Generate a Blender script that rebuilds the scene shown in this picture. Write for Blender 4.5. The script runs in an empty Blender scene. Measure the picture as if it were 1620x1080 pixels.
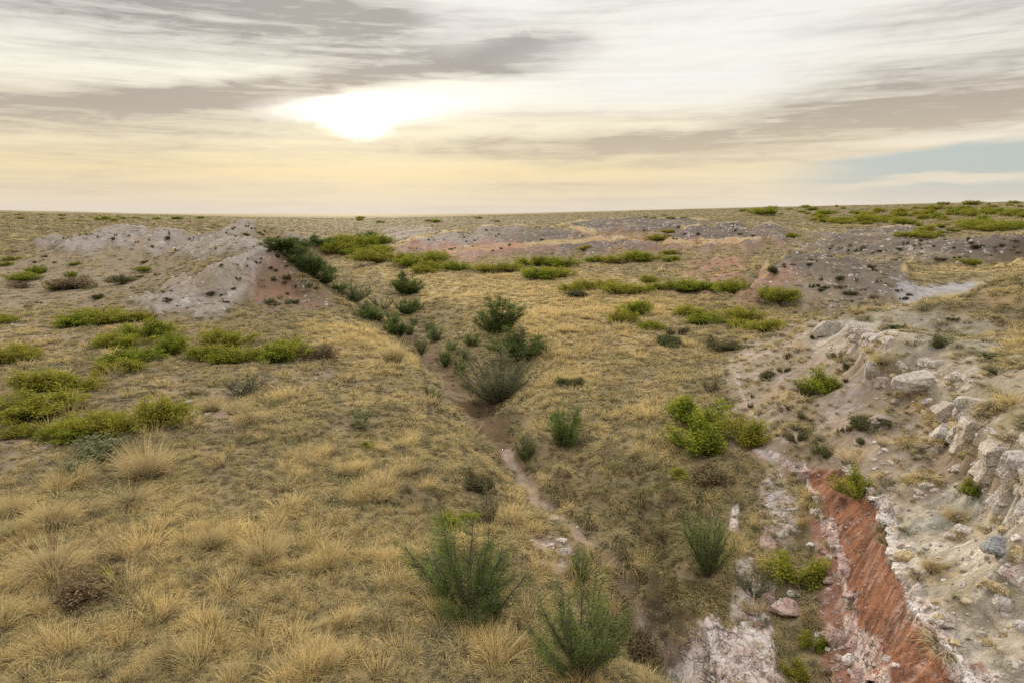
import bpy, math, random
import numpy as np
from mathutils import Vector

R = math.radians
sc = bpy.context.scene
COL = sc.collection

# ---------------------------------------------------------------- camera
CAM_H = 9.0
PITCH = math.atan(203.0 / 1080.0)
FOC = 1080.0                                   # focal length in pixels of the 1620 px wide photograph
cam_d = bpy.data.cameras.new("camera")
cam_d.sensor_width = 36.0
cam_d.lens = 24.0
cam_d.clip_start = 0.1
cam_d.clip_end = 60000.0
cam = bpy.data.objects.new("camera", cam_d)
COL.objects.link(cam)
cam.location = (0, 0, CAM_H)
cam.rotation_euler = (math.pi / 2 - PITCH, 0, 0)
sc.camera = cam

# ---------------------------------------------------------------- colour management
sc.view_settings.view_transform = 'Standard'
sc.view_settings.look = 'None'
sc.view_settings.exposure = 0.22
sc.view_settings.gamma = 1.0
sc.view_settings.use_curve_mapping = False
sc.cycles.max_bounces = 6
sc.cycles.diffuse_bounces = 2
sc.cycles.transmission_bounces = 3
sc.cycles.transparent_max_bounces = 8
sc.cycles.use_denoising = False

# ---------------------------------------------------------------- sun and sky
def px_dir(px, py):
    """world direction through a pixel of the photograph"""
    xr = (px - 810.0) / FOC
    yr = (540.0 - py) / FOC
    d = Vector((xr, math.cos(PITCH) + yr * math.sin(PITCH), -math.sin(PITCH) + yr * math.cos(PITCH)))
    return d.normalized()

def px_azel(px, py):
    d = px_dir(px, py)
    return math.degrees(math.atan2(d.x, d.y)), math.degrees(math.asin(d.z))

SUN_AZ, SUN_EL = px_azel(560, 182)
sd = bpy.data.lights.new("sun", 'SUN')
sd.energy = 3.0
sd.angle = R(10)
sd.color = (1.0, 0.86, 0.66)
sun = bpy.data.objects.new("sun", sd)
COL.objects.link(sun)
sun_dir = Vector((math.sin(R(SUN_AZ)) * math.cos(R(SUN_EL)), math.cos(R(SUN_AZ)) * math.cos(R(SUN_EL)), math.sin(R(SUN_EL))))
sun.rotation_euler = (-sun_dir).to_track_quat('-Z', 'Y').to_euler()

world = bpy.data.worlds.new("World")
sc.world = world
world.use_nodes = True
wt = world.node_tree
wt.nodes.clear()

class NT:
    """small helper to write node maths as expressions"""
    def __init__(s, tree): s.t = tree
    def n(s, kind, **kw):
        nd = s.t.nodes.new(kind)
        for k, v in kw.items(): setattr(nd, k, v)
        return nd
    def put(s, sock, v):
        if v is None: return
        if isinstance(v, bpy.types.NodeSocket): s.t.links.new(v, sock)
        else: sock.default_value = v
    def m(s, op, a, b=None, c=None, clamp=False):
        nd = s.n('ShaderNodeMath', operation=op, use_clamp=clamp)
        s.put(nd.inputs[0], a); s.put(nd.inputs[1], b)
        if c is not None: s.put(nd.inputs[2], c)
        return nd.outputs[0]
    def add(s, a, b): return s.m('ADD', a, b)
    def sub(s, a, b): return s.m('SUBTRACT', a, b)
    def mul(s, a, b): return s.m('MULTIPLY', a, b)
    def vec(s, x, y, z):
        nd = s.n('ShaderNodeCombineXYZ')
        s.put(nd.inputs[0], x); s.put(nd.inputs[1], y); s.put(nd.inputs[2], z)
        return nd.outputs[0]
    def noise(s, v, scale, detail=4, rough=0.55, dist=0.0, col=False):
        nd = s.n('ShaderNodeTexNoise')
        s.put(nd.inputs['Vector'], v); nd.inputs['Scale'].default_value = scale
        nd.inputs['Detail'].default_value = detail; nd.inputs['Roughness'].default_value = rough
        nd.inputs['Distortion'].default_value = dist
        return nd.outputs['Color'] if col else nd.outputs['Fac']
    def ss(s, x, a, b):
        nd = s.n('ShaderNodeMapRange', interpolation_type='SMOOTHSTEP')
        s.put(nd.inputs['Value'], x); s.put(nd.inputs['From Min'], a); s.put(nd.inputs['From Max'], b)
        return nd.outputs['Result']
    def mix(s, f, a, b, mode='MIX'):
        nd = s.n('ShaderNodeMix', data_type='RGBA', blend_type=mode)
        s.put(nd.inputs[0], f)
        for k, v in ((6, a), (7, b)):
            s.put(nd.inputs[k], v if isinstance(v, bpy.types.NodeSocket) else (*v, 1.0) if len(v) == 3 else v)
        return nd.outputs[2]
    def ramp(s, f, stops, interp='LINEAR'):
        nd = s.n('ShaderNodeValToRGB'); cr = nd.color_ramp; cr.interpolation = interp
        while len(cr.elements) < len(stops): cr.elements.new(0.5)
        for e, (p, c) in zip(cr.elements, stops):
            e.position = p; e.color = (*c, 1.0)
        s.put(nd.inputs[0], f)
        return nd.outputs[0]

def srgb(r, g, b, k=1.0):
    f = lambda c: ((c / 255.0 + 0.055) / 1.055) ** 2.4 if c > 10 else c / 255.0 / 12.92
    return (f(r) * k, f(g) * k, f(b) * k)

def build_sky():
    W = NT(wt)
    tc = W.n('ShaderNodeTexCoord')
    sp = W.n('ShaderNodeSeparateXYZ'); wt.links.new(tc.outputs['Generated'], sp.inputs[0])
    x, y, z = sp.outputs
    az = W.mul(W.m('ARCTAN2', x, y), 180 / math.pi)
    el = W.mul(W.m('ARCSINE', z), 180 / math.pi)
    # warped coordinates: long streaks that lie flat near the horizon and open out higher up
    cv = W.vec(W.mul(az, 0.035), W.mul(W.m('POWER', W.m('MAXIMUM', W.add(el, 0.5), 0.01), 0.8), 0.30), 0.0)
    w1 = W.sub(W.noise(cv, 1.3, 5, 0.6, 0.3), 0.5)
    w2 = W.sub(W.noise(W.vec(W.mul(az, 0.09), W.mul(el, 0.55), 3.7), 1.0, 6, 0.62, 0.5), 0.5)
    azw = W.add(az, W.mul(w1, 16.0))
    elw = W.add(el, W.add(W.mul(w1, 2.6), W.mul(w2, 1.6)))

    def blob(px, py, wx, wy, tilt=0.0, edge=0.35):
        """soft ellipse in azimuth / elevation around a point of the sky; sizes in pixels of the photograph"""
        a0, e0 = px_azel(px, py)
        k = math.degrees(1 / FOC)
        dx = W.mul(W.sub(azw, a0), 1 / (wx * k))
        dy0 = W.sub(elw, e0)
        dy = W.mul(W.sub(dy0, W.mul(W.sub(azw, a0), tilt)), 1 / (wy * k))
        d = W.m('SQRT', W.add(W.mul(dx, dx), W.mul(dy, dy)))
        return W.sub(1.0, W.ss(d, edge, 1.35))

    def total(blobs):
        t = None
        for amp, b in blobs:
            v = W.mul(b, amp)
            t = v if t is None else W.add(t, v)
        return t
    dark = total([
        (1.0, blob(110, 182, 340, 34, 0.04)),
        (0.7, blob(330, 152, 260, 22, 0.12)),
        (0.60, blob(480, 138, 260, 22, 0.16)),
        (0.85, blob(830, 92, 130, 32, 0.10)),
        (0.55, blob(650, 105, 160, 24, 0.12)),
        (0.95, blob(330, 22, 470, 52, -0.02)),
        (0.45, blob(620, 40, 300, 34, -0.10)),
        (0.95, blob(850, 232, 330, 20, 0.02)),
        (0.5, blob(1150, 255, 260, 9, 0.03)),
        (0.45, blob(240, 238, 240, 8, 0.03)),
        (0.95, blob(1330, 205, 420, 24, 0.07)),
        (0.95, blob(1480, 148, 260, 38, 0.06)),
        (0.35, blob(1350, 110, 300, 20, 0.02)),
        (0.42, blob(60, 282, 250, 16, 0.0)),
        (0.40, blob(900, 297, 230, 9, 0.0)),
        (0.30, blob(330, 255, 260, 12, 0.02)),
        (0.45, blob(1540, 20, 260, 22, 0.0)),
    ])
    streak = W.ss(W.noise(W.vec(W.mul(az, 0.035), W.mul(el, 0.80), 9.0), 1.5, 9, 0.62, 0.5), 0.42, 0.66)
    wisp = W.ss(W.noise(W.vec(W.mul(W.add(az, W.mul(el, 1.5)), 0.05), W.mul(el, 0.9), 2.0), 2.4, 8, 0.66, 0.8), 0.38, 0.75)
    high = W.ss(el, 16.0, 40.0)
    fine = W.sub(W.noise(W.vec(W.mul(W.sub(az, W.mul(el, 1.2)), 0.17), W.mul(el, 0.85), 5.0), 1.4, 10, 0.62, 0.8), 0.5)
    brk = W.add(0.66, W.add(W.mul(wisp, 0.40), W.mul(fine, 1.3)))
    dm = W.m('MINIMUM', W.add(W.add(W.mul(W.mul(dark, 0.86), brk), W.add(W.mul(streak, 0.30), W.m('MAXIMUM', W.mul(fine, 0.9), 0.0))), W.mul(wisp, 0.06)), 1.0)
    base = W.ramp(W.mul(el, 1 / 30.0), [
        (0.0, srgb(226, 214, 196)), (0.05, srgb(236, 217, 184)), (0.11, srgb(247, 225, 178)),
        (0.20, srgb(249, 237, 204)), (0.33, srgb(251, 245, 226)), (0.50, srgb(246, 243, 233)), (0.62, srgb(240, 238, 232)), (1.0, srgb(226, 224, 220))])
    # the warm tone lies towards the sun
    side = W.ss(W.m('ABSOLUTE', W.sub(az, SUN_AZ - 6)), 18.0, 75.0)
    base = W.mix(W.mul(side, 0.75), base, srgb(232, 228, 220))
    darkc = W.ramp(W.mul(el, 1 / 30.0), [
        (0.0, srgb(212, 198, 180)), (0.12, srgb(212, 196, 168)), (0.25, srgb(186, 175, 159)), (0.4, srgb(170, 164, 158)), (0.8, srgb(174, 169, 165))])
    cl = W.mix(dm, base, darkc)
    # bright white cloud in the upper part to one side
    wb = total([(0.8, blob(1130, 80, 260, 60, 0.05)), (0.6, blob(760, 30, 120, 40, 0.2)), (0.5, blob(1000, 150, 300, 30, 0.0))])
    cl = W.mix(W.m('MINIMUM', W.mul(wb, 0.8), 1.0), cl, srgb(249, 246, 238), 'LIGHTEN')
    # glow round the veiled sun
    g1 = total([(1.0, blob(585, 172, 120, 25, 0.06, 0.2)), (0.9, blob(558, 196, 60, 24, 0.0, 0.3)), (0.6, blob(700, 160, 160, 26, 0.10, 0.2)), (0.5, blob(470, 175, 80, 18, 0.1, 0.2))])
    sdv = W.n('ShaderNodeVectorMath', operation='DOT_PRODUCT'); wt.links.new(tc.outputs['Generated'], sdv.inputs[0]); sdv.inputs[1].default_value = sun_dir
    ang = W.mul(W.m('ARCCOSINE', W.m('MINIMUM', sdv.outputs['Value'], 0.99999)), 180 / math.pi)
    halo = W.m('POWER', 2.718, W.mul(W.mul(ang, ang), -1 / (11.0 ** 2)))
    core = W.mul(W.m('POWER', 2.718, W.mul(W.mul(ang, ang), -1 / (2.0 ** 2))), W.m('MINIMUM', g1, 1.0))
    cl = W.mix(W.m('MINIMUM', g1, 1.0), cl, (1.12, 1.06, 0.93))
    cl = W.mix(1.0, cl, W.mix(W.mul(halo, 0.11), (0, 0, 0), (0.75, 0.62, 0.36)), 'ADD')
    cl = W.mix(1.0, cl, W.mix(W.m('MINIMUM', core, 1.0), (0, 0, 0), (2.2, 1.9, 1.4)), 'ADD')
    # higher than the picture shows: unseen veil, brightened to throw more light on the ground
    cl = W.mix(1.0, cl, (0.875, 0.88, 0.90), 'MULTIPLY')
    cl = W.mix(W.ss(el, 26.0, 55.0), cl, (1.75, 1.72, 1.68))
    # the clear sky, seen through a gap low on one side
    sky = W.n('ShaderNodeTexSky', sky_type='NISHITA')
    sky.sun_disc = False
    sky.sun_elevation = R(SUN_EL)
    sky.sun_rotation = R(SUN_AZ)
    skyc = W.mix(1.0, sky.outputs[0], (0.12, 0.12, 0.12), 'MULTIPLY')
    veil = W.mix(0.88, skyc, srgb(176, 184, 184))
    a0, e0 = px_azel(1320, 246)
    a1, e1 = px_azel(1620, 212)
    slope = (e1 - e0) / (a1 - a0)
    top = W.sub(W.add(e0, W.mul(W.sub(az, a0), slope)), W.add(el, W.mul(w2, 1.2)))
    gap = W.mul(W.ss(top, -0.1, 0.5), W.mul(W.ss(W.add(az, W.mul(w2, 9.0)), a0 - 6.0, a0 + 3.0), W.ss(W.add(el, W.mul(w2, 1.0)), 0.2, 2.6)))
    puff = blob(1480, 287, 130, 7, 0.01, 0.3)
    gap = W.mul(gap, W.sub(1.0, W.mul(puff, 0.8)))
    col = W.mix(gap, cl, veil)
    below = W.ss(el, -1.5, -0.2)
    col = W.mix(below, (0.20, 0.17, 0.12), col)
    bg = W.n('ShaderNodeBackground'); W.put(bg.inputs[0], col); bg.inputs[1].default_value = 1.0
    out = W.n('ShaderNodeOutputWorld'); wt.links.new(bg.outputs[0], out.inputs[0])

build_sky()
# ---------------------------------------------------------------- numpy noise
rng = np.random.default_rng(7)
random.seed(7)
_P = np.random.default_rng(11).integers(0, 256, 512).astype(np.int32)
_PX = np.cos(np.arange(256) * 2.39996).astype(np.float32)
_PY = np.sin(np.arange(256) * 2.39996).astype(np.float32)

def gnoise(x, y, seed=0):
    """gradient noise, about -0.7..0.7"""
    x = np.asarray(x, np.float64) + seed * 17.37; y = np.asarray(y, np.float64) - seed * 9.71
    ix = np.floor(x).astype(np.int64); iy = np.floor(y).astype(np.int64)
    fx = (x - ix).astype(np.float32); fy = (y - iy).astype(np.float32)
    u = fx * fx * fx * (fx * (fx * 6 - 15) + 10); v = fy * fy * fy * (fy * (fy * 6 - 15) + 10)
    def g(ox, oy):
        h = _P[(_P[(ix + ox) & 255] + (iy + oy)) & 255]
        h = _P[(h + ((ix + ox) >> 8) * 7 + ((iy + oy) >> 8) * 13) & 255]
        return _PX[h] * (fx - ox) + _PY[h] * (fy - oy)
    a = g(0, 0); b = g(1, 0); c = g(0, 1); d = g(1, 1)
    return (a + u * (b - a)) * (1 - v) + (c + u * (d - c)) * v

def fbm(x, y, wl, oct=4, rough=0.5, seed=0):
    t = 0; a = 1.0; s = 0
    for k in range(oct):
        t = t + a * gnoise(x / wl, y / wl, seed + k * 3); s += a
        a *= rough; wl *= 0.5
    return t / s * 1.6

def ridged(x, y, wl, oct=4, rough=0.5, seed=0):
    t = 0; a = 1.0; s = 0
    for k in range(oct):
        t = t + a * (1 - 2.2 * np.abs(gnoise(x / wl, y / wl, seed + k * 5))); s += a
        a *= rough; wl *= 0.5
    return t / s

def cells(x, y, wl, seed=0):
    """worley: distance to nearest and second, and a random value of the nearest cell"""
    x = x / wl; y = y / wl
    ix = np.floor(x).astype(np.int64); iy = np.floor(y).astype(np.int64)
    d1 = np.full(x.shape, 9.0); d2 = np.full(x.shape, 9.0); val = np.zeros(x.shape)
    for ox in (-1, 0, 1):
        for oy in (-1, 0, 1):
            h = _P[(_P[(ix + ox + seed * 31) & 255] + (iy + oy)) & 255]
            h2 = _P[(h + 91) & 255]; h3 = _P[(h + 173) & 255]
            dx = ix + ox + h / 256.0 - x; dy = iy + oy + h2 / 256.0 - y
            d = np.sqrt(dx * dx + dy * dy)
            nb = d < d1
            d2 = np.where(nb, d1, np.minimum(d2, d)); val = np.where(nb, h3 / 256.0, val); d1 = np.where(nb, d, d1)
    return d1, d2, val

def sstep(x, a, b):
    t = np.clip((x - a) / (b - a), 0, 1)
    return t * t * (3 - 2 * t)

def ray_np(px, py):
    xr = (np.asarray(px, float) - 810.0) / FOC; yr = (540.0 - np.asarray(py, float)) / FOC
    c, s = math.cos(PITCH), math.sin(PITCH)
    return xr, c + yr * s, -s + yr * c

def project(x, y, z):
    c, s = math.cos(PITCH), math.sin(PITCH)
    dz = z - CAM_H
    dep = np.maximum(y * c - dz * s, 1e-3)
    return 810 + FOC * x / dep, 540 - FOC * (y * s + dz * c) / dep, y * c - dz * s

# ---------------------------------------------------------------- the lie of the land
CP = []                                         # control points: azimuth, ln distance, height
def cz(*pts):
    for px, py, z in pts:
        if px > 1150 and py > 480 and z > .5: z = .5 + (z - .5) * 1.25
        dx, dy, dz = ray_np(px, py)
        t = (z - CAM_H) / dz
        CP.append((math.atan2(dx, dy), math.log(math.hypot(dx, dy) * t), z))
def cr(*pts):
    for px, py, r in pts:
        dx, dy, dz = ray_np(px, py)
        CP.append((math.atan2(dx, dy), math.log(r), CAM_H + r * dz / math.hypot(dx, dy)))
def cq(*pts):
    for px, r, z in pts:
        dx, dy, _ = ray_np(px, 420)
        CP.append((math.atan2(dx, dy), math.log(r), z))
def ca(*pts):
    for a, r, z in pts:
        CP.append((R(a), math.log(r), z))
def dense(fn, pts, n=3):
    out = []
    for a, b in zip(pts[:-1], pts[1:]):
        for k in range(n):
            t = k / n
            out.append(tuple(a[i] + (b[i] - a[i]) * t for i in range(3)))
    out.append(pts[-1])
    fn(*out)

# gully floor
GDEEP = .55
GULLY = [(1090, 1110, -2.1), (1050, 1030, -2.05), (1015, 975, -2), (990, 920, -1.95), (950, 872, -1.9), (890, 815, -1.85), (835, 772, -1.8), (802, 722, -1.8),
         (778, 680, -1.9), (748, 642, -2.2), (716, 605, -2.3), (690, 575, -2.3), (660, 545, -2.3), (630, 520, -2.4), (590, 490, -2.5), (550, 462, -2.5),
         (510, 438, -2.5), (478, 414, -2.5), (452, 398, -2.5)]
GULLY = [(a, b, c - GDEEP * (1.3 if b > 720 else 2.2 if b > 540 else .9)) for a, b, c in GULLY]
dense(cz, GULLY, 2)
cq((445, 240, -2.2), (470, 262, -2.2), (520, 280, -2.2), (570, 300, -2), (600, 330, -1))
# left bank and left plain
dense(cz, [(535, 500, -.4), (608, 545, -.4), (650, 585, -.4), (688, 640, -.4), (735, 700, -.6), (768, 770, -.8), (805, 850, -.85), (850, 930, -.9), (900, 1020, -.9), (950, 1090, -1.0)], 2)
cz((500, 560, -.2), (400, 600, 0), (550, 700, -.2), (600, 850, -.3), (650, 1000, -.35), (700, 1090, -.4), (0, 600, 0), (200, 600, .1), (0, 750, 0), (300, 750, .1),
   (0, 900, .1), (300, 900, 0), (0, 540, .1), (250, 540, 0), (0, 1080, 0), (300, 1080, 0), (450, 660, 0), (450, 980, -.1), (150, 1000, .05),
   (560, 620, -.5), (620, 700, -.6), (680, 850, -.6), (760, 960, -.7))
# valley floor to the right of the gully
cz((700, 430, -1), (600, 440, -1.2), (800, 440, -.9), (950, 440, -.6), (700, 470, -1), (760, 510, -1), (850, 500, -.9), (1000, 540, -.6), (900, 560, -1), (1000, 600, -.8),
   (800, 560, -1.3), (740, 540, -1.5), (830, 620, -1.2), (840, 680, -1.0), (880, 735, -.85), (930, 795, -.75), (985, 840, -.7), (1035, 890, -.7), (1078, 945, -.9), (770, 600, -1.5), (805, 645, -1.3),
   (900, 640, -1), (1000, 700, -.85), (1050, 780, -.85), (1090, 880, -1.0), (1060, 640, -.6), (560, 400, -1.2), (520, 402, -1.6), (640, 420, -1))
cz((1115, 1010, -1.75), (1150, 950, -1.5), (1130, 850, -1.0), (1125, 780, -.75), (1130, 720, -.6), (1150, 640, -.4), (1130, 590, -.4), (1120, 540, -.5), (1160, 510, -.4),
   (1250, 500, .1), (1300, 497, .5))
cz((1065, 1090, -1.95), (1150, 1080, -1.7), (1230, 1040, -1.45), (1210, 840, -.8), (1240, 760, -.35), (1180, 800, -.85), (1165, 860, -1.0), (1200, 900, -1.1), (1260, 980, -1.2),
   (1215, 700, -.1), (1190, 1000, -1.6))
# red band: its foot (white vein), the ground below it, its brow
VEIN = [(1265, 735, .12), (1290, 790, .02), (1312, 832, -.1), (1336, 900, -.3), (1347, 960, -.5), (1352, 1000, -.6), (1375, 1090, -.85)]
dense(cz, VEIN, 5)
dense(cz, [(1250, 800, -.45), (1280, 870, -.75), (1298, 950, -1.0), (1310, 1020, -1.2), (1320, 1100, -1.4)], 3)
BROW = [(1325, 748, .70), (1385, 798, 1.0), (1398, 850, 1.05), (1412, 900, 1.05), (1436, 960, 1.05), (1462, 1010, 1.05), (1500, 1062, 1.05), (1550, 1110, 1.05)]
dense(cz, BROW, 5)
dense(cz, [(1345, 738, .90), (1402, 786, 1.22), (1420, 840, 1.26), (1434, 888, 1.26), (1458, 942, 1.26), (1486, 990, 1.26), (1525, 1040, 1.26), (1575, 1080, 1.28)], 5)
# slope above
cz((1200, 560, .3), (1250, 540, 1.0), (1300, 520, 1.9), (1200, 640, .3), (1270, 640, 1.0), (1330, 620, 1.7), (1250, 695, .45), (1320, 690, 1.1), (1400, 700, 1.75), (1390, 650, 2.05),
   (1450, 760, 1.75), (1480, 810, 1.7), (1500, 900, 1.5), (1560, 1000, 1.45), (1620, 1080, 1.45), (1560, 900, 1.85), (1620, 960, 1.9), (1680, 1020, 2.0), (1430, 820, 1.3))
# ledge foot and ledge top
dense(cz, [(1318, 532, 2.1), (1342, 566, 2.05), (1380, 616, 1.95), (1440, 645, 1.95), (1488, 696, 2.0), (1530, 760, 1.95), (1568, 826, 1.95), (1616, 886, 1.95), (1690, 946, 2.0)], 4)
dense(cz, [(1338, 506, 2.85), (1366, 540, 2.9), (1392, 562, 2.95), (1450, 575, 2.95), (1500, 612, 2.95), (1548, 680, 2.95), (1590, 745, 2.95), (1632, 800, 2.95), (1700, 850, 3.0)], 4)
cz((1400, 520, 3.05), (1500, 540, 3.25), (1600, 560, 3.5), (1550, 630, 3.2), (1620, 700, 3.4), (1620, 620, 3.6), (1430, 495, 3.3), (1700, 620, 3.9), (1700, 740, 3.6))
dense(cz, [(1310, 503, 2.3), (1345, 493, 3.0), (1420, 487, 3.3), (1500, 482, 3.7), (1545, 468, 4.8), (1580, 446, 5.3), (1620, 428, 5.8), (1680, 410, 6.4)], 2)
cq((1340, 40, 1.8), (1420, 38, 2.5), (1500, 37, 3.0), (1580, 38, 3.5), (1640, 40, 3.9))
cq((1330, 46, 1.2), (1420, 50, 1.4), (1500, 54, 1.5), (1600, 60, 1.9), (1680, 62, 2.5))
cz((1440, 470, 1.2), (1550, 450, 1.6), (1500, 460, 1.4), (1620, 445, 1.9), (1500, 430, 1.6), (1600, 425, 1.8))
# left ridge, its pale spur and the hollow behind
dense(cr, [(525, 484, 74), (505, 460, 75), (472, 428, 77), (442, 400, 80), (424, 390, 86), (390, 381, 96), (340, 373, 110), (300, 368, 118), (190, 364, 130), (110, 370, 140), (50, 380, 146)], 2)
dense(cr, [(420, 396, 84), (385, 412, 79), (350, 430, 73)], 2)
cz((270, 465, 1.0), (185, 490, .2), (300, 502, .1), (400, 507, -.05), (490, 500, -.3), (250, 440, 1.0), (150, 450, .6), (300, 410, 2.2), (200, 400, 2.0), (100, 410, 1.3), (0, 430, .6),
   (0, 480, .2), (100, 480, .15), (340, 475, .8), (420, 460, 1.1), (470, 470, .3), (0, 400, 2.0))
cq((430, 110, 1.2), (380, 128, 1.6), (300, 150, 3.2), (190, 165, 3.6), (60, 185, 3.6), (540, 100, -1.6), (500, 130, -1.5))
cr((200, 352, 260), (50, 352, 260), (340, 350, 280), (0, 345, 340))
cr((342, 364, 170), (365, 354, 184), (392, 349, 190), (430, 360, 188), (470, 370, 190), (500, 380, 192))
cq((400, 150, 2.4), (390, 240, 4), (470, 230, 0))
# middle distance hills
cr((620, 396, 175), (650, 383, 180), (700, 369, 185), (760, 358, 190), (820, 357, 195), (880, 362, 200), (930, 372, 190), (600, 412, 142), (700, 405, 150), (800, 407, 145), (880, 402, 150),
   (900, 356, 240), (960, 348, 250), (1050, 347, 250), (1120, 352, 240), (1000, 371, 190), (1080, 364, 170), (1150, 356, 175), (1230, 361, 175), (1100, 392, 140), (1200, 388, 135),
   (900, 379, 160), (1000, 386, 150), (850, 405, 135), (1130, 415, 115), (950, 420, 120), (620, 364, 330), (680, 362, 330), (560, 350, 500), (640, 352, 420), (720, 350, 400))
cz((1100, 440, 0), (1000, 455, -.3), (1100, 472, -.3), (1180, 440, .4), (1050, 500, -.4))
cq((760, 230, 2.5), (1000, 300, 4), (1150, 215, 4.5))
# cone-like mound on the right and the long stony rise behind it
cr((1250, 400, 88), (1232, 420, 84), (1212, 445, 78), (1300, 406, 92), (1350, 416, 95), (1420, 436, 90), (1300, 443, 78), (1240, 440, 77), (1360, 450, 78))
cz((1180, 470, -.2), (1220, 488, .1), (1300, 484, .3), (1380, 480, .6), (1430, 472, 1))
cq((1250, 106, 1.5), (1350, 108, 1.8))
cr((1400, 412, 108), (1500, 412, 104), (1620, 412, 100), (1400, 388, 125), (1500, 385, 120), (1620, 380, 115), (1330, 392, 125), (1400, 362, 170), (1500, 362, 165), (1560, 366, 155),
   (1320, 368, 165), (1250, 372, 165), (1400, 350, 220), (1600, 346, 220), (1600, 336, 300), (1250, 350, 240), (1420, 340, 320), (1100, 341, 400), (1250, 338, 400), (900, 343, 420))
# far plain
cr((1620, 319, 640), (1510, 321, 640), (1400, 324, 640), (1200, 328, 640), (1000, 333, 640), (880, 336, 700), (0, 333, 620), (100, 335, 650), (180, 338, 700), (700, 342, 800), (540, 344, 900), (350, 343, 900), (800, 339.5, 800))
cq((1620, 1200, 16), (1300, 1200, 12), (1000, 1200, 6), (540, 2000, 0), (300, 2000, -1), (0, 1200, 6), (540, 5000, -5), (0, 5000, -5), (1000, 5000, -5), (1620, 5000, -5), (200, 20000, -20), (1200, 20000, -20))
# outside the picture
ca((-45, 12, 0), (-60, 12, 0), (-45, 60, .3), (-60, 200, 3), (-45, 150, 2), (-60, 700, 9), (50, 12, 3.6), (60, 18, 5.0), (50, 30, 5.6), (60, 100, 6), (48, 70, 4), (60, 300, 11), (55, 700, 18),
   (0, 5, -1.4), (0, 8, -1.4), (25, 9, -.8), (35, 6, .6), (50, 6, 1.6), (42, 9, 2.2), (-20, 7, -.3), (-90, 10, 0), (90, 10, 2), (-90, 100, 2), (90, 100, 4), (-120, 30, 0), (120, 30, 1), (0, 1.5, -1.2), (180, 2, -.8), (-180, 2, -.8),
   (-90, 1.5, -1), (90, 1.5, -1), (-60, 5000, -5), (60, 5000, -5))
CP = np.array(CP)

def solve_rbf():
    P = CP[:, :2]
    D = np.sqrt(((P[:, None] - P[None]) ** 2).sum(-1) + 1e-6)
    n = len(P)
    A = np.zeros((n + 1, n + 1)); A[:n, :n] = D - np.eye(n) * 0.0012
    A[:n, n] = 1; A[n, :n] = 1
    return np.linalg.solve(A, np.append(CP[:, 2], 0))
_W = solve_rbf()

def rbf(az, L):
    out = np.empty(az.shape, np.float64); f = az.ravel(); g = L.ravel(); o = out.ravel()
    for i in range(0, f.size, 60000):
        a = f[i:i + 60000, None].astype(np.float32) - CP[None, :, 0].astype(np.float32)
        b = g[i:i + 60000, None].astype(np.float32) - CP[None, :, 1].astype(np.float32)
        o[i:i + 60000] = np.sqrt(a * a + b * b + 1e-6) @ _W[:-1].astype(np.float32) + _W[-1]
    return out

AZ = np.concatenate([np.radians(np.linspace(-180, -48, 34)[:-1]), np.arange(R(-48), R(48), 0.0025), np.radians(np.linspace(48, 180, 34))])
LL = np.concatenate([np.log(np.array([0.3, 1, 2, 3.5, 5, 5.6, 6.1])), np.arange(math.log(6.4), math.log(60), 0.003), np.arange(math.log(60), math.log(900), 0.0046), np.arange(math.log(900), math.log(30000), 0.04)])
GA, GL = np.meshgrid(AZ, LL)                    # rows are distance
GR = np.exp(GL); GX = np.sin(GA) * GR; GY = np.cos(GA) * GR
Z0 = rbf(GA, GL)
Z0 *= 1 - sstep(np.abs(GA), R(120), R(178))
PX, PY, PD = project(GX, GY, Z0)
BEH = (PD < 1) | (np.abs(GA) > R(60))

def region(poly, feather, rmin=0, rmax=1e9, warp=1.0):
    """0..1 mask on the ground: the patch of ground whose outline, seen from the drone, is this polygon"""
    poly = np.array(poly, float)
    m = np.zeros(GX.shape, np.float32)
    lo = poly.min(0) - feather * 2.5 - 20; hi = poly.max(0) + feather * 2.5 + 20
    s = (PX > lo[0]) & (PX < hi[0]) & (PY > lo[1]) & (PY < hi[1]) & (GR > rmin) & (GR < rmax) & ~BEH
    x = PX[s]; y = PY[s]; gx = GX[s]; gy = GY[s]; gr = GR[s]
    if x.size == 0: return m
    wl = np.clip(gr * 0.035, .4, 8)
    k = feather * warp
    x = x + k * 1.3 * fbm(gx / wl, gy / wl, 1.0, 3, .6, 40); y = y + k * .9 * fbm(gx / wl, gy / wl, 1.0, 3, .6, 50)
    inside = np.zeros(x.shape, bool); dist = np.full(x.shape, 1e9)
    n = len(poly)
    for i in range(n):
        (ax, ay), (bx, by) = poly[i], poly[(i + 1) % n]
        c = ((ay > y) != (by > y))
        with np.errstate(divide='ignore', invalid='ignore'):
            xi = (bx - ax) * (y - ay) / (by - ay + 1e-12) + ax
        inside ^= c & (x < xi)
        ex, ey = bx - ax, by - ay
        t = np.clip(((x - ax) * ex + (y - ay) * ey) / (ex * ex + ey * ey + 1e-9), 0, 1)
        dist = np.minimum(dist, np.hypot(x - ax - t * ex, y - ay - t * ey))
    sd = np.where(inside, dist, -dist)
    m[s] = sstep(sd, -feather * .5, feather * .5)
    return m

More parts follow.
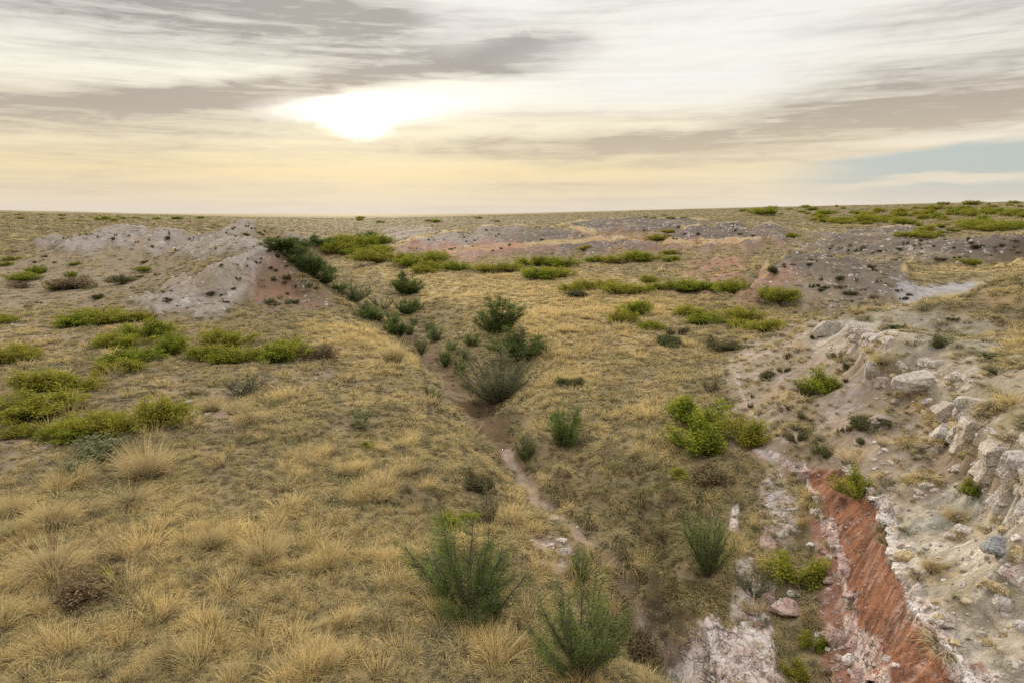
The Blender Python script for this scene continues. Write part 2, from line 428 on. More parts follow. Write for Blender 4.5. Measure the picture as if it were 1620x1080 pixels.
def line_mask(pts, width, rmin=0, rmax=1e9, warp=1.0):
    """mask round a line on the ground; width in pixels, either a number or one per point"""
    pts = np.array([p[:2] for p in pts], float)
    w = np.full(len(pts), width, float) if np.isscalar(width) else np.array(width, float)
    m = np.zeros(GX.shape, np.float32); W_ = w.max()
    lo = pts.min(0) - W_ * 3; hi = pts.max(0) + W_ * 3
    s = (PX > lo[0]) & (PX < hi[0]) & (PY > lo[1]) & (PY < hi[1]) & (GR > rmin) & (GR < rmax) & ~BEH
    x = PX[s]; y = PY[s]; gx = GX[s]; gy = GY[s]
    if x.size == 0: return m
    wl = np.clip(GR[s] * 0.02, .3, 5)
    x = x + W_ * .5 * warp * fbm(gx / wl, gy / wl, 1, 3, .6, 61); y = y + W_ * .4 * warp * fbm(gx / wl, gy / wl, 1, 3, .6, 71)
    best = np.zeros(x.shape)
    for i in range(len(pts) - 1):
        (ax, ay), (bx, by) = pts[i], pts[i + 1]; ex, ey = bx - ax, by - ay
        t = np.clip(((x - ax) * ex + (y - ay) * ey) / (ex * ex + ey * ey), 0, 1)
        d = np.hypot(x - ax - t * ex, y - ay - t * ey)
        best = np.maximum(best, 1 - sstep(d / (w[i] + (w[i + 1] - w[i]) * t), .45, 1.1))
    m[s] = best
    return m

# ---- patches of ground
lav = np.zeros(GX.shape, np.float32)            # grey-lilac stony clay
def addm(a, b, k=1.0): return np.maximum(a, b * k)
_reg = region
def region(poly, feather, rmin=0, rmax=1e9, warp=1.0):
    return _reg(poly, feather * (1.7 if rmin >= 50 else 1.0), rmin, rmax, warp * (1.5 if rmin >= 50 else 1.0))
lav = addm(lav, region([(60, 380), (190, 360), (345, 366), (425, 384), (446, 398), (442, 412), (405, 440), (392, 470), (360, 498), (250, 500), (178, 489), (240, 462), (310, 430), (385, 404), (300, 404), (180, 403), (70, 398)], 10, 52, 160))
lav = addm(lav, region([(345, 366), (390, 346), (405, 352), (400, 372), (350, 376)], 5, 150, 215))
lav = addm(lav, region([(430, 352), (500, 372), (505, 384), (450, 380)], 8, 160, 230), .7)
lav = addm(lav, region([(620, 392), (700, 370), (830, 358), (930, 366), (960, 378), (900, 392), (760, 402), (640, 404)], 12, 130, 230), .85)
lav = addm(lav, region([(700, 398), (820, 385), (940, 380), (1040, 386), (1040, 396), (900, 402), (760, 408)], 8, 110, 175), .9)
lav = addm(lav, region([(890, 352), (960, 346), (1080, 346), (1120, 356), (1060, 372), (930, 372)], 7, 175, 290), .95)
lav = addm(lav, region([(1050, 372), (1140, 354), (1240, 360), (1240, 385), (1150, 392), (1060, 388)], 10, 120, 200), .9)
lav = addm(lav, region([(1200, 455), (1235, 415), (1250, 398), (1330, 402), (1430, 430), (1440, 470), (1380, 488), (1290, 490), (1215, 478)], 12, 60, 115), .9)
lav = addm(lav, region([(1290, 372), (1400, 360), (1500, 364), (1500, 372), (1400, 380), (1320, 384)], 7, 130, 200), .85)
lav = addm(lav, region([(1250, 388), (1400, 384), (1620, 376), (1700, 374), (1700, 412), (1500, 414), (1400, 410), (1280, 398)], 9, 95, 150), .9)
lav = addm(lav, region([(590, 382), (615, 364), (680, 360), (690, 374), (620, 384)], 6, 200, 400), .8)
lav = addm(lav, region([(400, 350), (900, 342), (1100, 345), (1000, 354), (640, 360), (500, 358)], 12, 240, 520), .35)
pan = region([(1400, 474), (1440, 450), (1560, 440), (1620, 436), (1700, 436), (1640, 462), (1500, 480), (1420, 484)], 7, 55, 100)
flank = region([(395, 425), (430, 405), (445, 402), (480, 440), (522, 482), (500, 496), (400, 498), (385, 460)], 12, 52, 90)
red = region([(380, 452), (440, 448), (500, 470), (490, 486), (400, 482)], 16, 52, 90) * .5
red = addm(red, flank, .3)
hillb = region([(600, 372), (760, 350), (1000, 344), (1300, 350), (1620, 364), (1700, 366), (1700, 404), (1400, 404), (1300, 396), (1050, 400), (800, 406), (610, 404)], 14, 95, 290)
red = addm(red, region([(1090, 425), (1120, 408), (1190, 410), (1195, 425), (1130, 434)], 12, 95, 130), .95)
red = addm(red, region([(960, 448), (1090, 430), (1200, 430), (1215, 455), (1180, 480), (1060, 452)], 20, 70, 125), .75)
red = addm(red, region([(1180, 480), (1215, 440), (1245, 432), (1260, 450), (1225, 478)], 14, 60, 95), .55)
red = addm(red, region([(620, 398), (700, 388), (800, 388), (880, 396), (760, 412), (640, 412)], 10, 130, 190), .75)
red = addm(red, region([(900, 372), (1040, 368), (1080, 385), (1240, 385), (1260, 395), (1060, 396), (940, 384)], 10, 120, 220), .5)
red = addm(red, region([(950, 400), (1060, 390), (1180, 396), (1100, 408), (980, 410)], 10, 110, 170), .45)
red = addm(red, region([(1180, 668), (1205, 672), (1215, 730), (1190, 725)], 10, 14, 40), .8)
redband = region([(1268, 738), (1330, 742), (1388, 798), (1400, 850), (1414, 902), (1440, 962), (1466, 1012), (1506, 1066), (1560, 1120), (1385, 1120), (1350, 1000), (1338, 905), (1312, 835)], 5, 5, 30, .8)
redlow = region([(1275, 800), (1310, 830), (1336, 900), (1350, 1000), (1378, 1110), (1300, 1110), (1290, 960), (1296, 880)], 12, 5, 30)
redlow = addm(redlow, region([(1230, 742), (1262, 738), (1268, 760), (1240, 765)], 8, 5, 30), .9)
redlow = addm(redlow, region([(1500, 1060), (1550, 1050), (1570, 1080), (1520, 1090)], 8, 5, 30), .9)
white = region([(1045, 1110), (1075, 1020), (1100, 975), (1150, 965), (1180, 1000), (1225, 985), (1240, 1050), (1235, 1110)], 22, 5, 30, 1.6)
white = addm(white, region([(1160, 985), (1165, 930), (1175, 880), (1195, 880), (1200, 930), (1225, 1000)], 16, 5, 30, 1.6), .85)
white = addm(white, region([(1200, 758), (1230, 742), (1262, 772), (1272, 830), (1255, 862), (1205, 860), (1210, 810)], 16, 5, 30, 1.5), .9)
white = addm(white, region([(1152, 840), (1160, 800), (1172, 795), (1170, 840)], 4, 5, 30), .9)
white = addm(white, line_mask([(1205, 690), (1195, 710), (1240, 735), (1270, 745)], 9, 5, 35), .7)
white = addm(white, line_mask([(1165, 590), (1172, 620), (1190, 650), (1200, 690)], 4, 5, 45), .5)
vein = line_mask(VEIN, [4, 5, 7, 8, 9, 12, 22], 5, 30, 2.2)
vein = addm(vein, region([(1345, 1005), (1385, 1010), (1400, 1060), (1420, 1110), (1370, 1110)], 10, 5, 20), .9)
lip = line_mask([(1335, 742), (1388, 792), (1408, 845), (1424, 898), (1448, 955), (1476, 1004), (1514, 1055), (1565, 1100)], [5, 9, 13, 15, 17, 20, 22, 22], 5, 30, 1.6)
pale = region([(1390, 780), (1440, 800), (1520, 770), (1600, 800), (1760, 820), (1760, 1150), (1560, 1110), (1470, 1000), (1420, 900), (1405, 840)], 22, 5, 30)
pale = addm(pale, region([(1330, 500), (1420, 486), (1560, 500), (1640, 600), (1760, 640), (1760, 800), (1620, 850), (1560, 740), (1490, 640), (1440, 590), (1370, 560)], 20, 12, 55), .8)
pale = addm(pale, region([(1280, 540), (1330, 505), (1350, 525), (1330, 560), (1290, 560)], 12, 20, 55), .6)
slope = region([(1150, 640), (1130, 580), (1200, 530), (1310, 500), (1340, 500), (1420, 600), (1520, 700), (1600, 800), (1480, 820), (1400, 800), (1330, 745), (1210, 740), (1160, 700)], 26, 12, 60)
ochre = region([(1540, 480), (1580, 448), (1620, 428), (1700, 405), (1720, 470), (1640, 490), (1580, 480)], 14, 30, 55)
PATH = [(1060, 1040), (1020, 985), (992, 925), (958, 875), (915, 838), (875, 815), (838, 780), (806, 730), (795, 700), (778, 678)]
path = line_mask(PATH, [22, 20, 20, 18, 14, 16, 16, 12, 9, 7], 12, 32, .8)
path = addm(path, line_mask([(940, 850), (890, 820), (850, 800)], [10, 12, 10], 12, 30))
gravelp = region([(830, 845), (880, 840), (930, 870), (915, 900), (860, 905), (835, 875)], 22, 12, 30)
bareL = region([(290, 650), (345, 640), (400, 668), (380, 682), (310, 672)], 12, 15, 50)
bareL = addm(bareL, region([(0, 505), (60, 500), (160, 540), (80, 570), (0, 555)], 20, 25, 70), .6)
bareL = addm(bareL, region([(0, 660), (80, 700), (110, 750), (40, 790), (0, 780)], 25, 15, 45), .45)
bareL = addm(bareL, region([(150, 600), (330, 590), (520, 580), (560, 600), (330, 640), (200, 640)], 25, 20, 50), .5)
thin = region([(0, 400), (180, 405), (300, 410), (300, 425), (180, 480), (0, 490)], 20, 60, 130)     # short grazed turf
gold = region([(480, 500), (560, 495), (640, 560), (640, 610), (560, 590), (500, 540)], 30, 30, 70)
gold = addm(gold, region([(560, 420), (700, 430), (900, 425), (1080, 465), (1060, 540), (960, 560), (860, 560), (700, 480), (600, 450), (520, 410)], 25, 45, 180))
gold = addm(gold, region([(790, 600), (850, 560), (980, 560), (900, 640), (860, 700), (820, 660)], 25, 25, 50), .8)
gold = addm(gold, region([(0, 800), (250, 760), (560, 800), (620, 900), (560, 1090), (0, 1090)], 60, 5, 30), .55)
brown = region([(980, 740), (1060, 750), (1140, 830), (1160, 960), (1080, 980), (1020, 900), (990, 820)], 40, 10, 30)
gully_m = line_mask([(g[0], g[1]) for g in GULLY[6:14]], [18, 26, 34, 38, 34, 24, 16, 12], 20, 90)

crest = line_mask([(600, 400), (650, 382), (700, 367), (760, 356), (820, 355), (880, 360), (940, 372)], 5, 160, 240)
crest = addm(crest, line_mask([(700, 402), (760, 396), (850, 390), (1000, 380), (1100, 388), (1200, 384)], 5, 110, 190), .9)
crest = addm(crest, line_mask([(880, 357), (960, 346), (1050, 345), (1120, 350)], 3, 200, 300), .8)
crest = addm(crest, line_mask([(1080, 364), (1150, 354), (1240, 359), (1330, 368), (1500, 360)], 3, 150, 210), .8)
crest = addm(crest, line_mask([(1205, 450), (1218, 420), (1245, 400), (1300, 404)], 7, 70, 110), .7)
crest = addm(crest, line_mask([(1430, 436), (1500, 425), (1620, 418)], 8, 70, 105), .9)
far = sstep(GR, 150, 420)
# ---- relief in detail
rocky = np.clip(pale * .8 + white + lip + vein, 0, 1)
stony = np.clip(lav + red * .5 + slope * .5, 0, 1)
NEAR = GR < 950
Z = Z0.copy()
x, y = GX[NEAR], GY[NEAR]
r = GR[NEAR]
fz = 1 - sstep(r, 500, 950)
amp = sstep(r, 5, 10)
soft = (1 - rocky[NEAR]) * (1 - redband[NEAR])
dz = .16 * fbm(x, y, 5.0, 3, .5, 1) * soft + (.09 * fbm(x, y, 1.3, 3, .55, 2)) * soft * (1 - .5 * path[NEAR])
dz += sstep(r, 55, 130) * (1 - .6 * gold[NEAR]) * .55 * fbm(x, y, 26, 4, .5, 4)
dz += sstep(r, 170, 330) * 1.5 * fbm(x, y, 90, 3, .5, 5) * (1 - sstep(r, 380, 620))
# rills and outcrops on the stony rises
s_ = stony[NEAR] * sstep(r, 35, 60)
dz += s_ * ((.45 + .4 * sstep(x, -10, 10)) * ridged(x, y, 10, 5, .6, 6) + .30 * np.maximum(0, fbm(x, y, 2.2, 4, .6, 9)) + .38 * ridged(x + .8 * fbm(x, y, 2.5, 4, .55, 31), y * .28, 3.2, 4, .6, 62) + .22 * np.abs(fbm(x, y, 1.1, 2, .6, 10)) + (.12 + .4 * sstep(x, -10, 10)) * np.maximum(0, fbm(x, y, 4.5, 3, .55, 30)))
d1, d2, cv = cells(x + .3 * fbm(x, y, 1, 2, .5, 3), y, .9, 1)
dz += (rocky[NEAR] * .10 + slope[NEAR] * .04) * (cv - .5) * sstep(d2 - d1, .02, .18)
d1b, d2b, cvb = cells(x + .2 * fbm(x, y, .5, 2, .5, 13), y * 1.5, .35, 2)
dz += (rocky[NEAR] * .05) * (cvb - .5) * sstep(d2b - d1b, .02, .2)
dz += rocky[NEAR] * (.07 * ridged(x, y, .8, 4, .6, 8)) + redlow[NEAR] * .06 * fbm(x, y, .4, 3, .6, 12)
w_ = white[NEAR] * (1 - sstep(r, 28, 34))
# cracked sheet of white rock: blocks divided by dark joints
wx = x + .25 * fbm(x, y, .9, 3, .5, 23); wy = y + .25 * fbm(x, y, .9, 3, .5, 24)
d1c, d2c, cvc = cells(wx, wy * .55, .42, 3)
dz += w_ * (.05 * (cvc - .5) - .06 * (1 - sstep(d2c - d1c, .0, .12)) + .08 * ridged(x, y, 1.6, 3, .5, 28))
# erosion runnels down the red face, lumps along the vein and the overhanging lip
rb = redband[NEAR]
u_ = y * .8 - x * .6
dd1, dd2, ddv = cells(x + .15 * fbm(x, y, .4, 3, .6, 7), y, .30, 7)
dz += rb * .12 * (ddv - .5) * sstep(dd2 - dd1, 0, .2)
dz += rb * (.045 * (ridged(u_, (x * .8 + y * .6) * .35, .8, 4, .6, 14) - .3) + .24 * fbm(x, y, .6, 5, .70, 15))
d1v, d2v, cvv = cells(x + .1 * fbm(x, y, .3, 2, .5, 5), y, .22, 5)
dz += vein[NEAR] * (.02 + .10 * (cvv - .4)) * sstep(d2v - d1v, 0, .15) + lip[NEAR] * (.05 + .24 * (cvb - .4)) * sstep(d2b - d1b, 0, .15)
dz += gravelp[NEAR] * .03 * fbm(x, y, .3, 3, .6, 19) - path[NEAR] * .05
ga = GA[NEAR]
Z[NEAR] += dz * fz * amp * (1 - sstep(np.abs(ga), R(100), R(150)))

_iA = np.arange(len(AZ), dtype=float); _iL = np.arange(len(LL), dtype=float)
def lookup(F, x, y):
    az = np.arctan2(x, y); L = np.log(np.hypot(x, y) + 1e-9)
    a = np.clip(np.interp(az, AZ, _iA), 0, len(AZ) - 1.001); l = np.clip(np.interp(L, LL, _iL), 0, len(LL) - 1.001)
    ia = a.astype(int); il = l.astype(int); fa = a - ia; fl = l - il
    return ((F[il, ia] * (1 - fa) + F[il, ia + 1] * fa) * (1 - fl) + (F[il + 1, ia] * (1 - fa) + F[il + 1, ia + 1] * fa) * fl)
def ground(x, y):
    return lookup(Z, np.asarray(x, float), np.asarray(y, float))
_RR = np.exp(np.linspace(math.log(9), math.log(3000), 4500))
def at(px, py):
    """the point of the ground seen at a pixel of the photograph"""
    dx, dy, dz = ray_np(px, py); h = math.hypot(dx, dy)
    x = dx / h * _RR; y = dy / h * _RR; zr = CAM_H + dz / h * _RR
    hit = np.nonzero(zr <= ground(x, y))[0]
    i = hit[0] if len(hit) else len(_RR) - 1
    return float(x[i]), float(y[i]), float(ground(x[i:i + 1], y[i:i + 1])[0])

# ---- colour of the ground (soil, litter, clay, rock), with shade painted under grass
def build_ground():
    n = GX.size; nr, nc = GX.shape
    x, y, r = GX, GY, GR
    wl = np.clip(r * .02, .25, 10)
    n1 = fbm(x, y, 2.5, 4, .55, 31); n2 = fbm(x, y, .35, 3, .6, 32); n3 = fbm(x, y, 14, 4, .55, 33); n4 = fbm(x, y, 60, 3, .55, 34)
    def C(*c): return np.array(c, np.float32)
    def lerp(a, b, t): return a + (b - a) * np.clip(t, 0, 1)[..., None]
    col = np.empty(GX.shape + (3,), np.float32)
    col[:] = C(.175, .135, .085)
    col = lerp(col, C(.13, .105, .08), sstep(n1 + .5 * n2, .0, .6) * .8)
    col = lerp(col, C(.27, .21, .125), sstep(n3 + .3 * n1, .1, .6) * .5)
    col = lerp(col, C(.30, .235, .20), thin * .35)
    fa = sstep(r, 90, 200)
    col = lerp(col, C(.125, .093, .072), hillb * .85)
    col = lerp(col, C(.15, .11, .08), flank * .85)
    col = lerp(col, C(.20, .155, .09), fa * .7)
    col = lerp(col, C(.20, .16, .14), fa * sstep(n4 + .5 * n3, .0, .5) * .6)
    col = lerp(col, C(.16, .155, .06), sstep(r, 260, 500) * sstep(n4 + n3 * .6, -.3, .2) * .6)
    col = lerp(col, C(.50, .37, .175), gold * (.55 + .4 * sstep(n3 + n1 * .6, -.3, .3)))
    col = lerp(col, C(.15, .12, .07), brown * .6)
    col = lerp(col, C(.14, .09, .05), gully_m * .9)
    lavc = lerp(np.broadcast_to(C(.265, .218, .182), col.shape), C(.150, .120, .096), sstep(n1 + n2 * .6, -.05, .4))
    lavc = lerp(lavc, C(.33, .285, .25), (1 - sstep(GX, -10, 0)) * .7 * sstep(n1 - n2, -.5, .2))
    lavc = lerp(lavc, C(.100, .078, .066), sstep(GX, -10, 10) * .85 * sstep(GR, 50, 90))
    rl_ = ridged(x + .8 * n1, y * .28, 3.2, 4, .6, 62)
    lavc = lerp(lavc, C(.13, .105, .09), (1 - sstep(rl_, -.35, .25)) * .65)
    lavc = lerp(lavc, C(.50, .46, .43), sstep(fbm(x, y, 1.6, 4, .7, 36) + .35 * n3, .28, .40) * .7)
    lavc = lerp(lavc, C(.10, .08, .06), sstep(fbm(x, y, 1.3, 4, .75, 39) - .2 * n3, .22, .36) * .75)
    lavc = lerp(lavc, C(.30, .215, .12), sstep(n3 - .2 * n1, .12, .45) * .55)
    col = lerp(col, lavc, lav * (1 - .55 * sstep(n3 + .5 * n1, .1, .5)))
    col = lerp(col, C(.46, .34, .16), crest * .9)
    col = lerp(col, lerp(np.broadcast_to(C(.27, .245, .235), col.shape), C(.35, .32, .31), sstep(n1 + n2, -.2, .3)), pan)
    slc = lerp(np.broadcast_to(C(.27, .205, .15), col.shape), C(.36, .30, .26), sstep(n1 + n2, -.1, .6))
    col = lerp(col, slc, slope * .85)
    palc = lerp(np.broadcast_to(C(.36, .31, .235), col.shape), C(.50, .45, .375), sstep(n1 + .8 * n2, -.1, .55))
    palc = lerp(palc, C(.25, .20, .14), sstep(fbm(x, y, .9, 4, .65, 58), .15, .4) * .6)
    palc = lerp(palc, C(.27, .285, .265), sstep(fbm(x, y, 3.1, 3, .5, 37), .15, .5) * .6)
    palc = lerp(palc, C(.36, .25, .12), sstep(fbm(x, y, 1.9, 4, .6, 38), .32, .55) * .5)
    col = lerp(col, palc, pale)
    col = lerp(col, C(.36, .235, .12), ochre * .8)
    rdc = lerp(np.broadcast_to(C(.33, .165, .12), col.shape), C(.30, .105, .065), sstep(n1 + n2, -.2, .4))
    rn = sstep(fbm(x, y, 1.4, 4, .6, 41) + .3 * n3, -.35, .35)
    col = lerp(col, rdc, red * (.45 + .5 * rn))
    rb = lerp(np.broadcast_to(C(.27, .115, .060), col.shape), C(.150, .066, .038), sstep(fbm(x, y, .5, 4, .6, 42), -.1, .4))
    rb = lerp(rb, C(.43, .27, .21), sstep(fbm(x, y, .22, 4, .65, 43) + .5 * fbm(x, y, 1.1, 2, .5, 44), .12, .45) * .8)
    col = lerp(col, rb, redband)
    rl = lerp(np.broadcast_to(C(.32, .15, .10), col.shape), C(.46, .33, .28), sstep(fbm(x, y, .3, 4, .65, 45), .0, .4))
    col = lerp(col, rl, redlow * .9)
    wc = lerp(np.broadcast_to(C(.56, .47, .42), col.shape), C(.40, .27, .21), sstep(fbm(x, y, .6, 4, .65, 46), .0, .45))
    wc = lerp(wc, C(.66, .62, .58), sstep(fbm(x, y, .8, 4, .7, 47), .10, .4))
    wc = lerp(wc, C(.20, .14, .10), (1 - sstep(cells(x + .25 * fbm(x, y, .9, 3, .5, 23), (y + .25 * fbm(x, y, .9, 3, .5, 24)) * .55, .42, 3)[1] - cells(x + .25 * fbm(x, y, .9, 3, .5, 23), (y + .25 * fbm(x, y, .9, 3, .5, 24)) * .55, .42, 3)[0], .0, .09)) * .6)
    col = lerp(col, wc, white)
    vc = lerp(np.broadcast_to(C(.58, .47, .42), col.shape), C(.42, .22, .16), sstep(fbm(x, y, .22, 3, .6, 48), .0, .35))
    col = lerp(col, vc, vein * sstep(fbm(x, y, .35, 3, .6, 49), -.5, -.1))
    lc = lerp(np.broadcast_to(C(.55, .47, .42), col.shape), C(.38, .30, .24), sstep(fbm(x, y, .3, 3, .6, 51), -.05, .35))
    col = lerp(col, lc, lip)
    pc = lerp(np.broadcast_to(C(.31, .225, .165), col.shape), C(.42, .33, .28), sstep(fbm(x, y, .4, 4, .6, 52), .1, .4))
    col = lerp(col, pc, path * .95)
    gp = lerp(np.broadcast_to(C(.30, .20, .155), col.shape), C(.52, .45, .42), sstep(fbm(x, y, .25, 3, .6, 53), .0, .25))
    col = lerp(col, gp, gravelp)
    col = lerp(col, C(.34, .245, .20), bareL * .8)
    col *= (1 - .42 * np.clip(turf, 0, 1) * (1 - sstep(r, 40, 110)))[..., None]  # soil darkened under dense near grass: painted shade between the clumps
    col *= (1 + .18 * n2 * (r < 120) + .10 * n1)[..., None]
    col = np.clip(col, .01, .8)

    me = bpy.data.meshes.new("ground")
    me.vertices.add(n)
    co = np.stack([GX, GY, Z], -1).astype(np.float32)
    me.vertices.foreach_set("co", co.ravel())
    idx = np.arange(n, dtype=np.int32).reshape(nr, nc)
    f = np.stack([idx[:-1, :-1], idx[:-1, 1:], idx[1:, 1:], idx[1:, :-1]], -1).reshape(-1, 4)[:, ::-1]
    me.loops.add(f.size); me.loops.foreach_set("vertex_index", f.ravel().copy())
    me.polygons.add(len(f)); me.polygons.foreach_set("loop_start", np.arange(0, f.size, 4, dtype=np.int32))
    me.polygons.foreach_set("use_smooth", np.ones(len(f), bool))
    me.update()
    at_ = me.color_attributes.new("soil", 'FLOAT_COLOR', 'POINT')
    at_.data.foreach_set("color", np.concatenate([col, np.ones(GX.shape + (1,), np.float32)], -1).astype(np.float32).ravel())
    a2 = me.attributes.new("rock", 'FLOAT', 'POINT')
    a2.data.foreach_set("value", np.clip(rocky + .6 * stony + redband * .8 + redlow * .5, 0, 1).astype(np.float32).ravel())
    a4 = me.attributes.new("slab", 'FLOAT', 'POINT')
    a4.data.foreach_set("value", np.clip(white + vein * .6 + lip * .8 + .35 * pale + .5 * redband + .6 * redlow, 0, 1).astype(np.float32).ravel())
    a3 = me.attributes.new("turf", 'FLOAT', 'POINT')
    a3.data.foreach_set("value", turf.astype(np.float32).ravel())
    mt = bpy.data.materials.new("earth"); mt.use_nodes = True
    t = mt.node_tree; N = NT(t); bs = t.nodes['Principled BSDF']
    ca_ = N.n('ShaderNodeAttribute', attribute_name="soil"); ra = N.n('ShaderNodeAttribute', attribute_name="rock"); ta = N.n('ShaderNodeAttribute', attribute_name="turf")
    geo = N.n('ShaderNodeNewGeometry'); pos = geo.outputs['Position']
    fine = N.noise(pos, 9.0, 6, .65); mid = N.noise(pos, 1.6, 5, .6); coarse = N.noise(pos, .22, 4, .6)
    v = N.n('ShaderNodeTexVoronoi'); N.put(v.inputs['Vector'], pos); v.inputs['Scale'].default_value = 14.0
    v2 = N.n('ShaderNodeTexVoronoi'); N.put(v2.inputs['Vector'], pos); v2.inputs['Scale'].default_value = 4.0
    peb = N.mul(N.sub(1.0, N.ss(v.outputs['Distance'], .18, .34)), N.ss(N.m('FRACT', N.mul(v.outputs['Color'], 3.1)), .5, .7))
    dk = N.ss(N.noise(pos, 1.0, 7, .75), .50, .60)
    k = N.add(.60, N.add(N.mul(fine, .48), N.mul(mid, .34)))
    k = N.mul(k, N.sub(1.0, N.mul(N.mul(dk, ra.outputs['Fac']), .38)))
    c = N.mix(1.0, ca_.outputs['Color'], N.vec(k, k, k), 'MULTIPLY')
    c = N.mix(N.mul(peb, N.add(.08, N.mul(ra.outputs['Fac'], .5))), c, (.50, .45, .41))
    # turf beyond the reach of single blades: mottled straw and shaded clumps of dead grass
    st = N.noise(pos, .9, 6, .72)
    tc_ = N.ramp(st, [(.34, (.13, .10, .055)), (.47, (.25, .19, .10)), (.58, (.42, .31, .145)), (.7, (.30, .24, .11))])
    c = N.mix(N.mul(ta.outputs['Fac'], .42), c, tc_)
    sl = N.n('ShaderNodeAttribute', attribute_name="slab").outputs['Fac']
    wv = N.n('ShaderNodeVectorMath', operation='MULTIPLY_ADD'); t.links.new(N.noise(pos, 1.4, 4, .6, col=True), wv.inputs[0]); wv.inputs[1].default_value = (.9, .9, .5); t.links.new(pos, wv.inputs[2])
    ve = N.n('ShaderNodeTexVoronoi', feature='DISTANCE_TO_EDGE'); N.put(ve.inputs['Vector'], wv.outputs[0]); ve.inputs['Scale'].default_value = 2.6
    vf = N.n('ShaderNodeTexVoronoi', feature='DISTANCE_TO_EDGE'); N.put(vf.inputs['Vector'], wv.outputs[0]); vf.inputs['Scale'].default_value = 8.0
    gap_ = N.mul(N.m('MINIMUM', N.add(N.sub(1.0, N.ss(ve.outputs['Distance'], .005, .07)), N.mul(N.sub(1.0, N.ss(vf.outputs['Distance'], .0, .09)), .45)), 1.0), sl)
    gap_ = N.mul(gap_, N.ss(N.noise(pos, 2.3, 4, .6), .40, .55))
    c = N.mix(N.mul(gap_, .72), c, (.10, .075, .055))
    t.links.new(c, bs.inputs['Base Color'])
    bs.inputs['Roughness'].default_value = 0.95; bs.inputs['Specular IOR Level'].default_value = 0.15
    h = N.add(N.mul(gap_, -.06), N.add(N.mul(fine, .05), N.add(N.mul(mid, .15), N.mul(N.mul(peb, ra.outputs['Fac']), .03))))
    bp = N.n('ShaderNodeBump'); bp.inputs['Strength'].default_value = .8; bp.inputs['Distance'].default_value = 1.0
    N.put(bp.inputs['Height'], h); t.links.new(bp.outputs[0], bs.inputs['Normal'])
    me.materials.append(mt)
    o = bpy.data.objects.new("ground", me); COL.objects.link(o); o['kind'] = 'structure'
    return o

# how much grass grows where
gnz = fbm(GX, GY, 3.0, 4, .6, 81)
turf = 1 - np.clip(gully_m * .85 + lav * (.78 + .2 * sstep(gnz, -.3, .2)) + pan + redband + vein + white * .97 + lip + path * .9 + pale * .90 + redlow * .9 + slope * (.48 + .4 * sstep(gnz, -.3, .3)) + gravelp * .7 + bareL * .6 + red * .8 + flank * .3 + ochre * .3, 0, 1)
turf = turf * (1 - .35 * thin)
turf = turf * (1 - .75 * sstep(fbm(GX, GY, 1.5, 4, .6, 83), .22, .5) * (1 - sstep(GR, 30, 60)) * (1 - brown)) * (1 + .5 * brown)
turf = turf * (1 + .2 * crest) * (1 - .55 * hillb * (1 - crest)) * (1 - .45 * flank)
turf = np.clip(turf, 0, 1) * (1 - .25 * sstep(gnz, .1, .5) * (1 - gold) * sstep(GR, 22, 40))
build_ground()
# ---------------------------------------------------------------- mesh helpers
def mesh_np(name, co, faces, mat=None, smooth=False, attrs=None):
    """faces: (n,4) or (n,3) index array"""
    me = bpy.data.meshes.new(name)
    co = np.asarray(co, np.float32); faces = np.asarray(faces, np.int32); k = faces.shape[1]
    me.vertices.add(len(co)); me.vertices.foreach_set("co", co.ravel())
    me.loops.add(faces.size); me.loops.foreach_set("vertex_index", faces.ravel())
    me.polygons.add(len(faces)); me.polygons.foreach_set("loop_start", np.arange(0, faces.size, k, dtype=np.int32))
    if smooth: me.polygons.foreach_set("use_smooth", np.ones(len(faces), bool))
    me.update()
    for an, av in (attrs or {}).items():
        a = me.attributes.new(an, 'FLOAT', 'POINT'); a.data.foreach_set("value", np.asarray(av, np.float32))
    if mat: me.materials.append(mat)
    return me

def norm(v): return v / (np.linalg.norm(v, axis=-1, keepdims=True) + 1e-9)

def strips(base, d0, length, width, droop, segs, g):
    """ribbons: start at base, head along d0, bend over by droop. returns verts, quads, height along the blade"""
    n = len(base)
    az = g.uniform(0, 2 * np.pi, n); side = np.stack([np.cos(az), np.sin(az), np.zeros(n)], 1)
    side = norm(np.cross(d0, side + 1e-3))
    pts = [base]; d = d0.copy(); p = base.copy()
    for k in range(segs):
        p = p + d * (length / segs)[:, None]
        d = norm(d + np.stack([d0[:, 0] * .35, d0[:, 1] * .35, -np.ones(n)], 1) * droop[:, None] / segs)
        pts.append(p)
    V = []; H = []
    for k, q in enumerate(pts):
        w = width * (1 - (k / segs) ** 1.5 * .85) * .5
        V += [q - side * w[:, None], q + side * w[:, None]]; H += [np.full(n, k / segs)] * 2
    V = np.stack(V, 1); H = np.stack(H, 1)               # n, 2*(segs+1), 3
    m = 2 * (segs + 1); o = (np.arange(n) * m)[:, None]
    F = np.concatenate([o + np.array([[2 * k, 2 * k + 1, 2 * k + 3, 2 * k + 2]]) for k in range(segs)], 0)
    return V.reshape(-1, 3), F, H.reshape(-1)

def leaf_quads(c, d, ln, wd, g):
    n = len(c)
    a = g.normal(size=(n, 3)); s = norm(np.cross(d, a)); u = np.cross(s, d) * (wd * .25)[:, None]
    d_ = d * (ln * .5)[:, None]; s_ = s * (wd * .5)[:, None]
    V = np.stack([c - d_, c + s_ + u, c + d_, c - s_ + u], 1).reshape(-1, 3)
    F = np.arange(n * 4).reshape(n, 4)
    return V, F

